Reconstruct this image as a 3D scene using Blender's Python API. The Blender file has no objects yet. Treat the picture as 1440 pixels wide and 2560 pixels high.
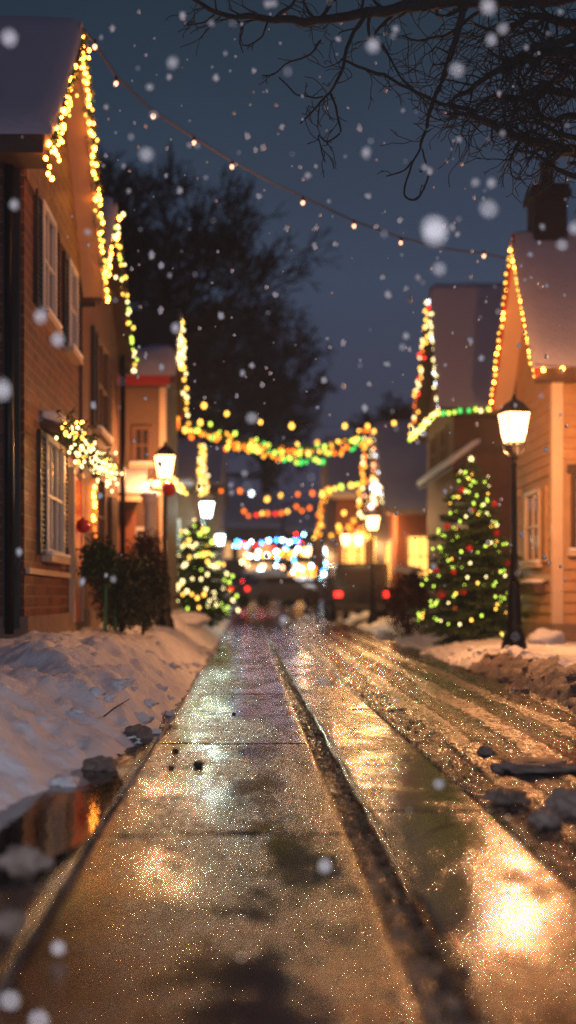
import bpy, math, random
from mathutils import Vector, noise, Matrix
random.seed(7)
R = math.radians
sc = bpy.context.scene
COL = sc.collection
F, H0, VX, VY = 3000.0, 0.9, 620.0, 1495.0     # focal length and horizon of the photo, in its pixels

def W(px, py, Y):
    return Vector(((px-VX)/F*Y, Y, H0+(VY-py)/F*Y))
def lerp(a, b, t): return a+(b-a)*t
def sstep(a, b, x):
    t = max(0, min(1, (x-a)/(b-a))); return t*t*(3-2*t)
def tab(T, x):
    if x <= T[0][0]: return T[0][1]
    for (a, u), (b, v) in zip(T, T[1:]):
        if x <= b: return lerp(u, v, (x-a)/(b-a))
    return T[-1][1]
def rise(y): return 0.02*max(0.0, y-45)*sstep(45, 60, y)
def nz(x, y, z=0.0): return noise.noise(Vector((x, y, z)))
def fbm(x, y, z=0.0, o=4):
    return noise.fractal(Vector((x, y, z)), 1.0, 2.0, o)

# ------------------------------------------------------------------ materials
class NT:
    def __init__(s, name):
        s.m = bpy.data.materials.new(name); s.m.use_nodes = True
        s.t = s.m.node_tree; s.t.nodes.clear()
        s.out = s.n('ShaderNodeOutputMaterial')
    def n(s, typ, ins=None, **kw):
        nd = s.t.nodes.new(typ)
        for k, v in kw.items(): setattr(nd, k, v)
        for k, v in (ins or {}).items():
            if isinstance(v, bpy.types.NodeSocket): s.t.links.new(v, nd.inputs[k])
            else: nd.inputs[k].default_value = v
        return nd
    def math(s, op, a, b=0.0, c=None, clamp=False):
        ins = {0: a, 1: b}
        if c is not None: ins[2] = c
        return s.n('ShaderNodeMath', ins, operation=op, use_clamp=clamp).outputs[0]
    def mix(s, f, a, b):
        nd = s.n('ShaderNodeMix', data_type='RGBA')
        for k, v in ((0, f), (6, a), (7, b)):
            if isinstance(v, bpy.types.NodeSocket): s.t.links.new(v, nd.inputs[k])
            else: nd.inputs[k].default_value = v
        return nd.outputs[2]
    def ramp(s, f, a, b, smooth=False):
        return s.n('ShaderNodeMapRange', {0: f, 1: a, 2: b, 3: 0.0, 4: 1.0}, interpolation_type='SMOOTHSTEP').outputs[0]
    def pos(s): return s.n('ShaderNodeNewGeometry').outputs['Position']
    def noise(s, vec, scale, detail=3.0, rough=.55):
        return s.n('ShaderNodeTexNoise', {'Vector': vec, 'Scale': scale, 'Detail': detail, 'Roughness': rough}).outputs[0]
    def scaled(s, vec, x, y, z):
        return s.n('ShaderNodeVectorMath', {0: vec, 1: (x, y, z)}, operation='MULTIPLY').outputs[0]
    def bump(s, h, dist, strength=1.0, nrm=None):
        ins = {'Height': h, 'Distance': dist, 'Strength': strength}
        if nrm is not None: ins['Normal'] = nrm
        return s.n('ShaderNodeBump', ins).outputs[0]
    def surf(s, base, rough=.6, normal=None, metal=0.0, spec=.5, **kw):
        ins = {'Base Color': base, 'Roughness': rough, 'Metallic': metal, 'Specular IOR Level': spec}
        if normal is not None: ins['Normal'] = normal
        ins.update(kw)
        b = s.n('ShaderNodeBsdfPrincipled', ins)
        s.t.links.new(b.outputs[0], s.out.inputs[0]); return s.m

def c4(c): return (c[0], c[1], c[2], 1.0)

def plain(name, c, rough=.55, var=.25, scale=6.0, bump=.003, metal=0.0, spec=.5):
    t = NT(name); p = t.pos(); n1 = t.noise(p, scale, 4)
    col = t.mix(n1, c4([x*(1-var) for x in c]), c4([min(1, x*(1+var)) for x in c]))
    n2 = t.noise(p, scale*12, 3)
    return t.surf(col, rough, t.bump(n2, bump), metal, spec)

def wall_uv(t):
    g = t.n('ShaderNodeNewGeometry'); p = t.n('ShaderNodeSeparateXYZ', {0: g.outputs['Position']})
    nn = t.n('ShaderNodeSeparateXYZ', {0: g.outputs['True Normal']})
    side = t.math('GREATER_THAN', t.math('ABSOLUTE', nn.outputs[0]), .5)
    u = t.math('ADD', t.math('MULTIPLY', side, p.outputs[1]), t.math('MULTIPLY', t.math('SUBTRACT', 1.0, side), p.outputs[0]))
    v = t.n('ShaderNodeCombineXYZ', {0: u, 1: p.outputs[2], 2: 0.0}).outputs[0]
    return g.outputs['Position'], p, v

def brick(name, c1, c2, mortar, bw=.215, rh=.075):
    t = NT(name); pos, p, v = wall_uv(t)
    b = t.n('ShaderNodeTexBrick', {'Vector': v, 'Color1': c4(c1), 'Color2': c4(c2), 'Mortar': c4(mortar), 'Scale': 1.0,
            'Mortar Size': .017, 'Mortar Smooth': .3, 'Bias': -.1, 'Brick Width': bw, 'Row Height': rh})
    n1 = t.noise(pos, 3.0, 5); n2 = t.noise(pos, 30.0, 3)
    col = t.mix(t.math('MULTIPLY', n1, .45), b.outputs[0], c4([x*.35 for x in c1]))
    h = t.math('ADD', t.math('MULTIPLY', b.outputs[1], -1.0), t.math('MULTIPLY', n2, .5))
    return t.surf(col, t.math('ADD', t.math('MULTIPLY', n1, .4), .35), t.bump(h, .03), spec=.5)

def siding(name, c, pitch=.14):
    t = NT(name); pos, p, v = wall_uv(t)
    fr = t.math('FRACT', t.math('DIVIDE', p.outputs[2], pitch))
    n1 = t.noise(pos, 4.0, 4); gr = t.noise(t.scaled(pos, 3, 3, 60), 2.0, 4)
    col = t.mix(n1, c4([x*.65 for x in c]), c4([min(1, x*1.25) for x in c]))
    col = t.mix(t.math('MULTIPLY', gr, .35), col, c4([x*.4 for x in c]))
    h = t.math('ADD', t.math('MULTIPLY', fr, -1.0), t.math('MULTIPLY', gr, .08))
    return t.surf(col, .5, t.bump(h, .03))

def shingle(name, c):
    t = NT(name); pos, p, v = wall_uv(t)
    b = t.n('ShaderNodeTexBrick', {'Vector': v, 'Color1': c4(c), 'Color2': c4([x*.45 for x in c]), 'Mortar': c4([x*.15 for x in c]), 'Scale': 1.0,
            'Mortar Size': .01, 'Brick Width': .12, 'Row Height': .14})
    n1 = t.noise(pos, 12.0, 4)
    return t.surf(t.mix(t.math('MULTIPLY', n1, .7), b.outputs[0], c4([x*.3 for x in c])), .5, t.bump(t.math('SUBTRACT', n1, b.outputs[1]), .015))

def emis(name, c, s, sample='AUTO'):
    t = NT(name)
    e = t.n('ShaderNodeEmission', {'Color': c4(c), 'Strength': s})
    t.t.links.new(e.outputs[0], t.out.inputs[0]); t.m.cycles.emission_sampling = sample
    return t.m

def snow_mat(name, c=(.83, .85, .9), dirt=0.0, sc1=5.0):
    t = NT(name); p = t.pos(); n1 = t.noise(p, sc1, 6, .65); n2 = t.noise(p, 70, 3); n3 = t.noise(p, 1.3, 3)
    col = c4(c)
    if dirt > 0:
        m = t.ramp(t.noise(p, 6.0, 6, .7), .42, .68)
        col = t.mix(t.math('MULTIPLY', m, dirt), col, (.10, .075, .055, 1))
    nb = t.bump(n2, .007, .9, t.bump(t.noise(p, 24, 4, .7), .02, .8, t.bump(n1, .03, .6)))
    return t.surf(col, .55, nb, spec=.3)

M = {}
M['brick'] = brick('red_brick', (.20, .050, .018), (.055, .014, .007), (.23, .125, .07), .30, .115)
M['brick_dark'] = brick('brown_brick', (.20, .10, .06), (.14, .065, .04), (.16, .12, .09))
M['sooty'] = brick('sooty_brick', (.016, .010, .009), (.010, .007, .006), (.024, .019, .017))
M['shingle'] = shingle('wood_shingle', (.34, .19, .08))
M['stucco'] = plain('brown_stucco', (.15, .075, .045), .7, .2, 3)
M['stucco_pale'] = plain('tan_stucco', (.15, .088, .058), .7, .2, 3)
M['boards_tan'] = plain('tan_boards', (.46, .26, .12), .5, .35, 5, .004)
M['siding_tan'] = siding('tan_clapboard', (.50, .30, .15))
M['siding_brown'] = siding('brown_clapboard', (.20, .10, .055))
M['siding_red'] = siding('red_clapboard', (.34, .11, .05))
M['trim'] = plain('cream_trim', (.62, .46, .33), .45, .15, 5)
M['soffit'] = plain('painted_soffit', (.66, .42, .26), .5, .1, 2)
M['white'] = plain('white_paint', (.72, .68, .66), .4, .1, 5)
M['black'] = plain('black_iron', (.012, .013, .015), .32, .3, 20, .001, 0.6)
M['shutter'] = plain('black_shutter', (.010, .010, .013), .4, .3, 10)
M['darkwood'] = plain('dark_wood', (.07, .04, .025), .5, .3, 8)
M['stone'] = plain('foundation_stone', (.24, .17, .12), .8, .35, 4, .02)
M['redpaint'] = plain('red_paint', (.5, .03, .02), .4, .15, 6)
M['greenpaint'] = plain('green_paint', (.04, .22, .12), .4, .15, 6)
M['glass'] = plain('window_glass', (.03, .025, .03), .06, .2, 1, 0, 0, .8)
M['bark'] = plain('dark_bark', (.018, .014, .013), .85, .4, 12, .01)
M['bark_far'] = plain('grey_bark', (.006, .005, .006), .85, .3, 3, .01)
M['cable'] = plain('dark_cable', (.05, .03, .03), .5, .1, 5, 0)
M['needle'] = plain('spruce_needles', (.035, .075, .022), .55, .5, 9, 0)
M['yew'] = plain('yew_leaves', (.045, .055, .02), .6, .5, 9, 0)
M['russet'] = plain('russet_leaves', (.085, .032, .022), .6, .5, 9, 0)
M['grit'] = plain('wet_grit', (.05, .035, .025), .3, .5, 20, .002, 0, .6)
M['snow'] = snow_mat('fresh_snow', (.84, .87, .94))
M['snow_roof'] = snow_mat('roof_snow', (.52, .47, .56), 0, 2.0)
M['snow_dirty'] = snow_mat('dirty_snow', (.24, .19, .17), .9, 14.0)
M['flake'] = snow_mat('snowflake', (.97, .97, 1.0))
M['warmglass'] = None
M['rubber'] = plain('tyre_rubber', (.02, .02, .02), .7, .2, 8)
M['chrome'] = plain('rim_metal', (.5, .5, .52), .3, .1, 8, 0, 1.0)
M['carblack'] = plain('black_car_paint', (.015, .014, .018), .15, .2, 3, 0, 0, .8)
M['cargrey'] = plain('grey_car_paint', (.16, .16, .2), .2, .2, 3, 0, 0, .8)
M['carblue'] = plain('blue_car_paint', (.03, .05, .12), .2, .2, 3, 0, 0, .8)
M['clayred'] = plain('red_glass_ball', (.55, .01, .01), .12, .1, 5, 0, 0, .8)
M['goldball'] = plain('copper_ball', (.6, .22, .08), .2, .1, 5, 0, .6)

BC = {'warm': ((1, .29, .03), 32), 'yellow': ((1, .50, .07), 4.2), 'pale': ((1, .78, .34), 3.4), 'green': ((.10, 1, .16), 1.6), 'gold': ((1, .40, .04), 2.6),
      'orange': ((1, .17, .012), 3.0), 'red': ((1, .03, .02), 4), 'blue': ((.06, .30, 1), 7), 'cyan': ((.35, .80, 1), 6), 'lime': ((.70, 1, .10), 2.6),
      'white': ((.80, .92, 1), 5), 'rose': ((1, .40, .22), 5)}
BM = {k: emis('bulb_'+k, c, s) for k, (c, s) in BC.items()}
FARM = {k: emis('far_bulb_'+k, c, s*3, 'NONE') for k, (c, s) in BC.items()}

def road_mats():
    # wet concrete slabs
    t = NT('wet_concrete'); p = t.pos()
    big = t.noise(t.scaled(p, 1.3, .45, 1), 1.5, 4, .6); mid = t.noise(t.scaled(p, .7, .8, 1), 9, 8, .78)
    pud = t.ramp(t.math('ADD', t.math('MULTIPLY', big, .6), t.math('MULTIPLY', mid, .4)), .45, .535)
    fine = t.noise(t.scaled(p, 1, .5, 1), 110, 3, .75); m1 = t.noise(t.scaled(p, .8, 1, 1), 9, 4, .6); m2 = t.noise(t.scaled(p, 1, .34, 1), 44, 4, .7)
    col = t.mix(t.ramp(t.noise(t.scaled(p, 1, .7, 1), 16, 8, .8), .38, .64), (.006, .003, .002, 1), (.065, .026, .012, 1))
    col = t.mix(t.math('MULTIPLY', pud, .75), col, (.022, .012, .009, 1))
    dry = t.math('SUBTRACT', 1.0, pud)
    gm = t.math('MULTIPLY', t.ramp(t.noise(t.scaled(p, 1, .28, 1), 32, 8, .85), .45, .55), t.math('ADD', t.math('MULTIPLY', dry, .55), .45))
    rough = t.math('ADD', t.math('MULTIPLY', gm, .13), t.math('ADD', t.math('MULTIPLY', dry, .06), .045))
    spl = t.math('SUBTRACT', .30, t.math('MULTIPLY', gm, .26))
    col = t.mix(t.math('MULTIPLY', gm, .6), col, (.085, .032, .014, 1))
    st = t.math('ADD', t.math('MULTIPLY', dry, .78), .22)
    h = t.math('ADD', t.math('ADD', t.math('MULTIPLY', fine, .4), t.math('MULTIPLY', m2, 1.0)), t.math('MULTIPLY', m1, .25))
    b = t.n('ShaderNodeBump', {'Height': h, 'Distance': .0055, 'Strength': st}).outputs[0]
    M['slab'] = t.surf(col, rough, b, spec=spl)
    # wet asphalt with slush tracks
    t = NT('wet_asphalt'); p = t.pos()
    warp = t.n('ShaderNodeVectorMath', {0: t.scaled(p, 3.6, .22, 1), 1: t.n('ShaderNodeVectorMath', {0: t.n('ShaderNodeTexNoise', {'Vector': p, 'Scale': 1.6, 'Detail': 3.0}).outputs[1], 1: (.5, .5, .5)}, operation='MULTIPLY').outputs[0]}, operation='ADD').outputs[0]
    trk = t.noise(warp, 1.0, 3, .6); blot = t.noise(p, 8, 7, .75); fine = t.noise(t.scaled(p, 1, .35, 1), 50, 3, .75); mid2 = t.noise(t.scaled(p, 1, .5, 1), 22, 5, .75)
    m = t.ramp(t.math('ADD', t.math('MULTIPLY', trk, .55), t.math('MULTIPLY', blot, .45)), .49, .58)
    col = t.mix(m, (.008, .005, .004, 1), (.060, .032, .021, 1))
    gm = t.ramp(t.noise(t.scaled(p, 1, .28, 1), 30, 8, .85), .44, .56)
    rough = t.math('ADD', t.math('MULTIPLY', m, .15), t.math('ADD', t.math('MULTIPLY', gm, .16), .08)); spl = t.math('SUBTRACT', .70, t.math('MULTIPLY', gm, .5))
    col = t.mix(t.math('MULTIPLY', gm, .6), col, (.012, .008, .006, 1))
    sp = t.n('ShaderNodeSeparateXYZ', {0: p})
    wv = t.math('SINE', t.math('ADD', t.math('MULTIPLY', t.math('SUBTRACT', sp.outputs[0], t.math('MULTIPLY', sp.outputs[1], .018)), 15.0), t.math('MULTIPLY', t.noise(t.scaled(p, 1.2, .25, 1), 1.0, 4), 5.0)))
    tr = t.ramp(t.math('ADD', wv, t.math('MULTIPLY', blot, 1.2)), .2, 1.0)
    rough = t.math('MULTIPLY', rough, t.math('ADD', t.math('MULTIPLY', tr, .75), .45)); col = t.mix(tr, (.006, .004, .003, 1), col)
    h = t.math('ADD', t.math('ADD', t.math('MULTIPLY', fine, .4), t.math('MULTIPLY', mid2, .9)), t.math('MULTIPLY', tr, 1.4))
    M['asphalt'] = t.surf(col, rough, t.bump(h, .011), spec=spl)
road_mats()

# ------------------------------------------------------------------ mesh builder
class MB:
    def __init__(s): s.v = []; s.f = []
    def add(s, vs, fs):
        o = len(s.v); s.v += [tuple(v) for v in vs]; s.f += [tuple(i+o for i in f) for f in fs]; return s
    def box(s, x0, x1, y0, y1, z0, z1):
        x0, x1 = sorted((x0, x1)); y0, y1 = sorted((y0, y1)); z0, z1 = sorted((z0, z1))
        return s.add([(x, y, z) for z in (z0, z1) for y in (y0, y1) for x in (x0, x1)],
                     [(0, 2, 3, 1), (4, 5, 7, 6), (0, 1, 5, 4), (1, 3, 7, 5), (3, 2, 6, 7), (2, 0, 4, 6)])
    def prism(s, poly, ax, a, b):     # poly in the two other axes, extruded along ax from a to b
        n = len(poly)
        def P(q, t): return {'x': (t, q[0], q[1]), 'y': (q[0], t, q[1]), 'z': (q[0], q[1], t)}[ax]
        return s.add([P(q, a) for q in poly]+[P(q, b) for q in poly],
                     [tuple(range(n))[::-1], tuple(range(n, 2*n))]+[(i, (i+1) % n, n+(i+1) % n, n+i) for i in range(n)])
    def tube(s, pts, rad, n=6, cap=True):
        pts = [Vector(p) for p in pts]
        if not hasattr(rad, '__len__'): rad = [rad]*len(pts)
        vs = []; up = Vector((.31, .17, .93))
        for i, p in enumerate(pts):
            d = (pts[min(i+1, len(pts)-1)]-pts[max(i-1, 0)])
            d = d.normalized() if d.length > 1e-9 else Vector((0, 0, 1))
            a = d.cross(up)
            if a.length < .05: a = d.cross(Vector((1, 0, 0)))
            a.normalize(); b = d.cross(a)
            for k in range(n):
                t = 2*math.pi*k/n; vs.append(p+(a*math.cos(t)+b*math.sin(t))*rad[i])
        fs = [(i*n+k, i*n+(k+1) % n, (i+1)*n+(k+1) % n, (i+1)*n+k) for i in range(len(pts)-1) for k in range(n)]
        if cap: fs += [tuple(range(n))[::-1], tuple(range((len(pts)-1)*n, len(pts)*n))]
        return s.add(vs, fs)
    def lathe(s, prof, c=(0, 0, 0), n=16, rot=0.0):
        vs = [(c[0]+r*math.cos(rot+2*math.pi*k/n), c[1]+r*math.sin(rot+2*math.pi*k/n), c[2]+z) for r, z in prof for k in range(n)]
        m = len(prof)
        fs = [(i*n+k, i*n+(k+1) % n, (i+1)*n+(k+1) % n, (i+1)*n+k) for i in range(m-1) for k in range(n)]
        return s.add(vs, fs+[tuple(range(n))[::-1], tuple(range((m-1)*n, m*n))])
    def ball(s, c, r, n=8, m=5, sq=(1, 1, 1), jit=0.0, seed=0.0):
        prof = []; vs = [(0, 0, -1)]
        for i in range(1, m):
            t = -math.pi/2+math.pi*i/m
            for k in range(n): vs.append((math.cos(t)*math.cos(2*math.pi*k/n), math.cos(t)*math.sin(2*math.pi*k/n), math.sin(t)))
        vs.append((0, 0, 1)); out = []
        for v in vs:
            v = Vector(v); q = 1+jit*noise.noise(v*1.7+Vector((seed, seed*.37, -seed)))
            out.append((c[0]+v.x*r*sq[0]*q, c[1]+v.y*r*sq[1]*q, c[2]+v.z*r*sq[2]*q))
        fs = [(0, 1+(k+1) % n, 1+k) for k in range(n)]
        for i in range(m-2):
            for k in range(n): fs.append((1+i*n+k, 1+i*n+(k+1) % n, 1+(i+1)*n+(k+1) % n, 1+(i+1)*n+k))
        l = len(vs)-1; b = 1+(m-2)*n
        fs += [(b+k, b+(k+1) % n, l) for k in range(n)]
        return s.add(out, fs)
    def grid(s, xs, ys, fz):
        n = len(xs)
        vs = [(x, y, fz(x, y)) for y in ys for x in xs]
        fs = [(j*n+i, j*n+i+1, (j+1)*n+i+1, (j+1)*n+i) for j in range(len(ys)-1) for i in range(n-1)]
        return s.add(vs, fs)
    def build(s, name, mat, parent=None, smooth=False, bevel=0.0):
        off = Vector((0, 0, 0))
        p = parent
        while p is not None: off += p.location; p = p.parent
        me = bpy.data.meshes.new(name)
        me.from_pydata([tuple(Vector(v)-off) for v in s.v], [], s.f); me.update()
        me.materials.append(mat)
        if smooth: me.polygons.foreach_set('use_smooth', [True]*len(me.polygons))
        o = bpy.data.objects.new(name, me); COL.objects.link(o)
        if parent is not None: o.parent = parent
        if bevel:
            m = o.modifiers.new('bevel', 'BEVEL'); m.width = bevel; m.segments = 2; m.limit_method = 'ANGLE'
        return o

def tag(o, label=None, cat=None, group=None, kind=None):
    if label: o['label'] = label
    if cat: o['category'] = cat
    if group: o['group'] = group
    if kind: o['kind'] = kind
    return o
def thing(name, label, cat, loc=(0, 0, 0), group=None):
    o = bpy.data.objects.new(name, None); COL.objects.link(o); o.location = loc; o.empty_display_size = .2
    return tag(o, label, cat, group)
def box(name, mat, par, *a, bevel=0.0): return MB().box(*a).build(name, mat, par, bevel=bevel)

# bulbs -------------------------------------------------------------
BULB = {}
def bulb_mesh(kind, r, elong=1.25, mats=None):
    k = (kind, round(r, 3), id(mats))
    if k not in BULB:
        mb = MB().ball((0, 0, 0), r, 8, 6, (1, 1, elong))
        me = bpy.data.meshes.new('bulb'); me.from_pydata(mb.v, [], mb.f); me.materials.append((mats or BM)[kind])
        me.polygons.foreach_set('use_smooth', [True]*len(me.polygons)); BULB[k] = me
    return BULB[k]
def bulbs(root, pts, kinds, r, far=False):
    mats = FARM if far else BM
    for i, p in enumerate(pts[:98]):
        k = kinds if isinstance(kinds, str) else random.choice(kinds)
        o = bpy.data.objects.new('bulb', bulb_mesh(k, r*(round(random.uniform(.8, 1.2), 1)), 1.25, mats)); COL.objects.link(o)
        o.parent = root; o.location = Vector(p)-root.location
        o.rotation_euler = (random.uniform(-.5, .5), random.uniform(-.5, .5), 0)
    rest = pts[98:]
    if rest:
        ks = [kinds] if isinstance(kinds, str) else list(dict.fromkeys(kinds))[:2]
        mb = MB()
        for p in rest: mb.ball(p, r, 6, 4, (1, 1, 1.2))
        o = mb.build('small_bulbs', mats[ks[0]], root, True); o['kind'] = 'stuff'
def along(pts, n, jit=0.0, drop=0.0):
    pts = [Vector(p) for p in pts]; L = [0]
    for a, b in zip(pts, pts[1:]): L.append(L[-1]+(b-a).length)
    out = []
    for i in range(n):
        d = L[-1]*(i+.5)/n
        for j in range(len(pts)-1):
            if d <= L[j+1]+1e-9: break
        t = (d-L[j])/max(1e-9, L[j+1]-L[j]); q = pts[j].lerp(pts[j+1], t)
        q = q+Vector((random.gauss(0, jit), random.gauss(0, jit), random.gauss(0, jit)-drop)); out.append(q)
    return out
def light_string(label, group, pts, n, kinds, r, jit=.02, drop=.03, far=False, cr=.006, name='light_string', green=0.0, cat='string lights', extra=()):
    root = thing(name, label, cat, pts[0], group)
    bp = along(pts, n, jit, drop)+list(extra)
    MB().tube(along(pts, max(8, n//2), jit*.3, 0) if len(pts) > 2 else pts, cr, 5).build('cable', M['cable'], root)
    if green > 0:
        mb = MB()
        for q in along(pts, int(n*5), green*.5):
            for k in range(3):
                d = Vector((random.gauss(0, 1), random.gauss(0, 1), random.gauss(0, 1))).normalized()*random.uniform(.06, .12)
                w = d.cross(Vector((.3, .5, .8))).normalized()*.012
                mb.add([q-w, q+w, q+d], [(0, 1, 2)])
        mb.tube(along(pts, max(8, n//2)), .012, 4)
        mb.build('greenery', M['needle'], root)
    bulbs(root, bp, kinds, r, far)
    return root

# ------------------------------------------------------------------ ground, road, snow
def geo(a, b, n): return [a*(b/a)**(i/n) for i in range(n+1)]
XE = [(-8, -1.1), (2, -1.0), (3.5, -1.08), (4.9, -1.02), (6.0, -.86), (6.7, -.80), (8, -.66), (11, -.60), (20, -.62), (40, -.7), (130, -1.0)]
def xr(y): return 2.62+.026*max(0, y-9)-.9*sstep(60, 100, y)*0
JL = [-6, 1.2, 4.55, 7.4, 11.2, 16.5]; JR = [-5, 1.0, 5.05, 9.7, 14.0, 20]; joints = JL+JR
ys = [-8+.5*i for i in range(20)]+geo(2.0, 130, 420)
for j in joints:
    if j < 40: ys += [j-.016, j-.007, j+.007, j+.016]
ys = sorted(set(round(y, 4) for y in ys))
def jd(x, y):
    d = min(abs(y+.02*nz(x*4, j)-j) for j in (JL if x < .44 else JR)); return -.007*(1-sstep(.003, .012, d))
def slab_z(x, y):
    e = min(abs(x-a) for a in (-.585, .385, .495, 1.02))
    return .006*fbm(x*1.7, y*.9, 3, 2)-.012*(1-sstep(0, .022, e))+jd(x, y)+rise(y)
def cols(a, b, n): return [a, a+.007, a+.016]+[lerp(a+.03, b-.03, i/n) for i in range(n+1)]+[b-.016, b-.007, b]
def lip(fz, xa, xb):
    def f(x, y): return fz(x, y)
    return f
def slab(a, b, n):
    mb = MB(); cs = cols(a, b, n)
    def fz(x, y):
        wob = .006*nz(y*3, a)
        return slab_z(x, y)
    mb.grid([a]+cs+[b], ys, lambda x, y: fz(x, y))
    nx = len(cs)+2
    for j in range(len(ys)):
        for i in (0, nx-1):
            v = mb.v[j*nx+i]; mb.v[j*nx+i] = (v[0], v[1], v[2]-.07)
        for i in (0, 1, nx-2, nx-1):     # ragged edges
            v = mb.v[j*nx+i]; w = .010*fbm(v[0], v[1]*2.5, 9, 4); mb.v[j*nx+i] = (v[0]+w, v[1], v[2])
    return mb
tag(slab(-.585, .385, 40).build('pavement', M['slab'], None, True), kind='structure')
tag(slab(.495, 1.02, 26).build('pavement', M['slab'], None, True), kind='structure')
M['gutter'] = plain('wet_shaded_gutter_grit', (.012, .010, .009), .22, .5, 30, .006, 0, .7)  # wet grit, coloured near black for the shadow in the sunken slot
def road_z(x, y):
    z = -.004+rise(y)+.020*fbm(x*5, y*.45, 1)+.013*fbm(x*11, y*7, 2, 4)
    if -.60 < x < 1.03: z = -.05+rise(y)+.016*fbm(x*18, y*14, 4, 3)
    if x < -.585: z = -.022+rise(y)+.008*fbm(x*6, y*4, 4)
    if 1.0 < x < 1.4: z += .02*max(0, fbm(x*9, y*6, 8, 4))*(1-sstep(1.25, 1.4, x))
    return z
rx = [-1.9+.08*i for i in range(16)]+[-.59, -.583, .37]+[.385+.011*i for i in range(11)]+[.51, 1.0, 1.018]+[1.03+.035*i for i in range(60)]+[3.2+.3*i for i in range(8)]+[6, 7]
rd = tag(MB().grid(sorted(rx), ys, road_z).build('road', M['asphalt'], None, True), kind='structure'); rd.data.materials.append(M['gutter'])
for p in rd.data.polygons:
    if -.6 < p.center.x < .6: p.material_index = 1

def left_z(x, y):
    xe = tab(XE, y)+.07*fbm(y*1.1, 3, 0, 4)+.03*fbm(y*6, 8, 0, 3)
    d = xe-x
    if d < -.02: return -.08+rise(y)
    pl = tab([(-8, .42), (4, .42), (9, .44), (12, .50), (16, .52), (20, .54), (24, .66), (30, .56), (60, .5), (130, .5)], y)
    near = sstep(3.0, 5.5, y)
    wdt = lerp(1.2, .8, near)+.55*sstep(9, 18, y)
    z = pl*(1-(1-min(1, max(0, d/wdt)))**1.8)
    k = sstep(0, .25, d)
    lump = .09*fbm(x*1.5, y*.8, 4, 3)+.07*abs(fbm(x*2.6, y*1.7, 7, 3))-.03
    # chunky blocks in the ploughed face
    c = Vector((.5+.5*fbm(x*2.3, y*1.9, 12, 5), 0, 0))
    face = sstep(0, .12, d)*(1-sstep(.5, 1.05, d))
    z += k*lump*(1-.55*sstep(1.2, 2.2, d))+face*(.12*c.x-.06)+face*.022*fbm(x*8, y*7, 1, 5)+k*.010*fbm(x*17, y*15, 6, 4)
    z += .09*math.exp(-((x+1.55)**2+(y-9.2)**2*.5)/.05)+.18*math.exp(-((x+1.35)**2*3+(y-25)**2*.12))
    z += .10*math.exp(-((x+2.0)**2*1.5+(y-11)**2*.6))
    return -.03+rise(y)+z
lx = [-.50-.0]+[-.50-.022*i for i in range(1, 75)]+[-2.15-.12*i for i in range(1, 12)]+[-3.8, -4.5, -6, -9, -14, -25, -60]
ysn = [-8+.5*i for i in range(20)]+geo(2.0, 20, 430)+geo(20.3, 130, 60)
lm = MB().grid(sorted(lx), ysn, left_z); random.seed(77)
for i in range(60):
    y = 3.4*(20/3.4)**random.random(); xe = tab(XE, y); q = random.random()**1.6
    x = xe+.02-q*.55; rr = random.uniform(.015, .055)*(1.25-q*.5)
    if x > -.6: continue
    lm.ball((x, y, max(-.02, left_z(x, y))+rr*.25), rr, 16, 10, (1.3, 1.2, .6), .9, i*1.3)
tag(lm.build('snow_bank', M['snow'], None, True), kind='structure')
def right_z(x, y):
    xe = xr(y)+.10*fbm(y*.9, 33, 0, 4)+.04*fbm(y*5, 18, 0, 3)
    d = x-xe
    if d < -.02: return -.09+rise(y)
    pl = tab([(-8, .26), (10, .25), (14, .25), (20, .27), (30, .32), (130, .45)], y)
    z = pl*(1-(1-min(1, max(0, d/lerp(.42, 1.1, sstep(13.5, 19, y)))))**1.5)
    face = sstep(0, .10, d)*(1-sstep(.45, .9, d))
    c = noise.cell_vector(Vector((x*4.2+.3*nz(x*3, y*3), y*3.4, 5)))
    z += face*(.01+.05*c.x*(1-sstep(16, 30, y))+.06*fbm(x*7, y*7, 2, 5))+.02*fbm(x*.8, y*.6, 2)*sstep(.3, 1, d)
    return -.03+rise(y)+z
rxx = [2.2+.03*i for i in range(60)]+[4.05+.12*i for i in range(14)]+[6, 7.5, 10, 15, 25, 60]
rm = MB().grid(sorted(rxx), ysn, right_z)
for i in range(160):
    y = 8.0*(30/8.0)**random.random(); x = xr(y)+random.uniform(-.12, .4)+.03; rr = random.uniform(.012, .05)
    rm.ball((x, y, max(0, right_z(x, y))+rr*.25), rr, 12, 8, (1.2, 1.1, .7), .8, i*1.7)
rb = rm.build('snow_bank', M['snow'], None, True); tag(rb, kind='structure')
# the thrown-up edge of the right bank is gritty: assign a second material to its face
rb.data.materials.append(M['snow_dirty'])
for p in rb.data.polygons:
    c = p.center; d = c.x-xr(c.y)
    if -.1 < d < .42+.15*nz(c.y*2, c.x*4) and c.y < 15.5+2*nz(c.y, 3): p.material_index = 1
gm = MB().add([(-500, -40, -.16), (500, -40, -.16), (500, 131, -.16), (-500, 131, -.16), (500, 700, 1.2), (-500, 700, 1.2), (500, 132, 1.6), (-500, 132, 1.6)],
              [(0, 1, 2, 3), (3, 2, 6, 7), (7, 6, 4, 5)])
tag(gm.build('ground', M['snow'], None), kind='structure')

t = NT('melt_water'); p = t.pos()
M['water'] = t.surf((.012, .008, .006, 1), .05, t.bump(t.noise(t.scaled(p, 1, .5, 1), 14, 3, .6), .0012), spec=.5)
pm = MB(); ring = []
for i in range(64):
    a = 2*math.pi*i/64; q = 1+.22*fbm(math.cos(a)*1.5, math.sin(a)*1.5, 4)
    ring.append((max(-1.25, min(-.60, -.83+.24*q*math.cos(a))), 5.2+1.35*q*math.sin(a), .004))
pm.add(ring, [tuple(range(64))]); tag(pm.build('water', M['water'], None), kind='structure')
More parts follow.
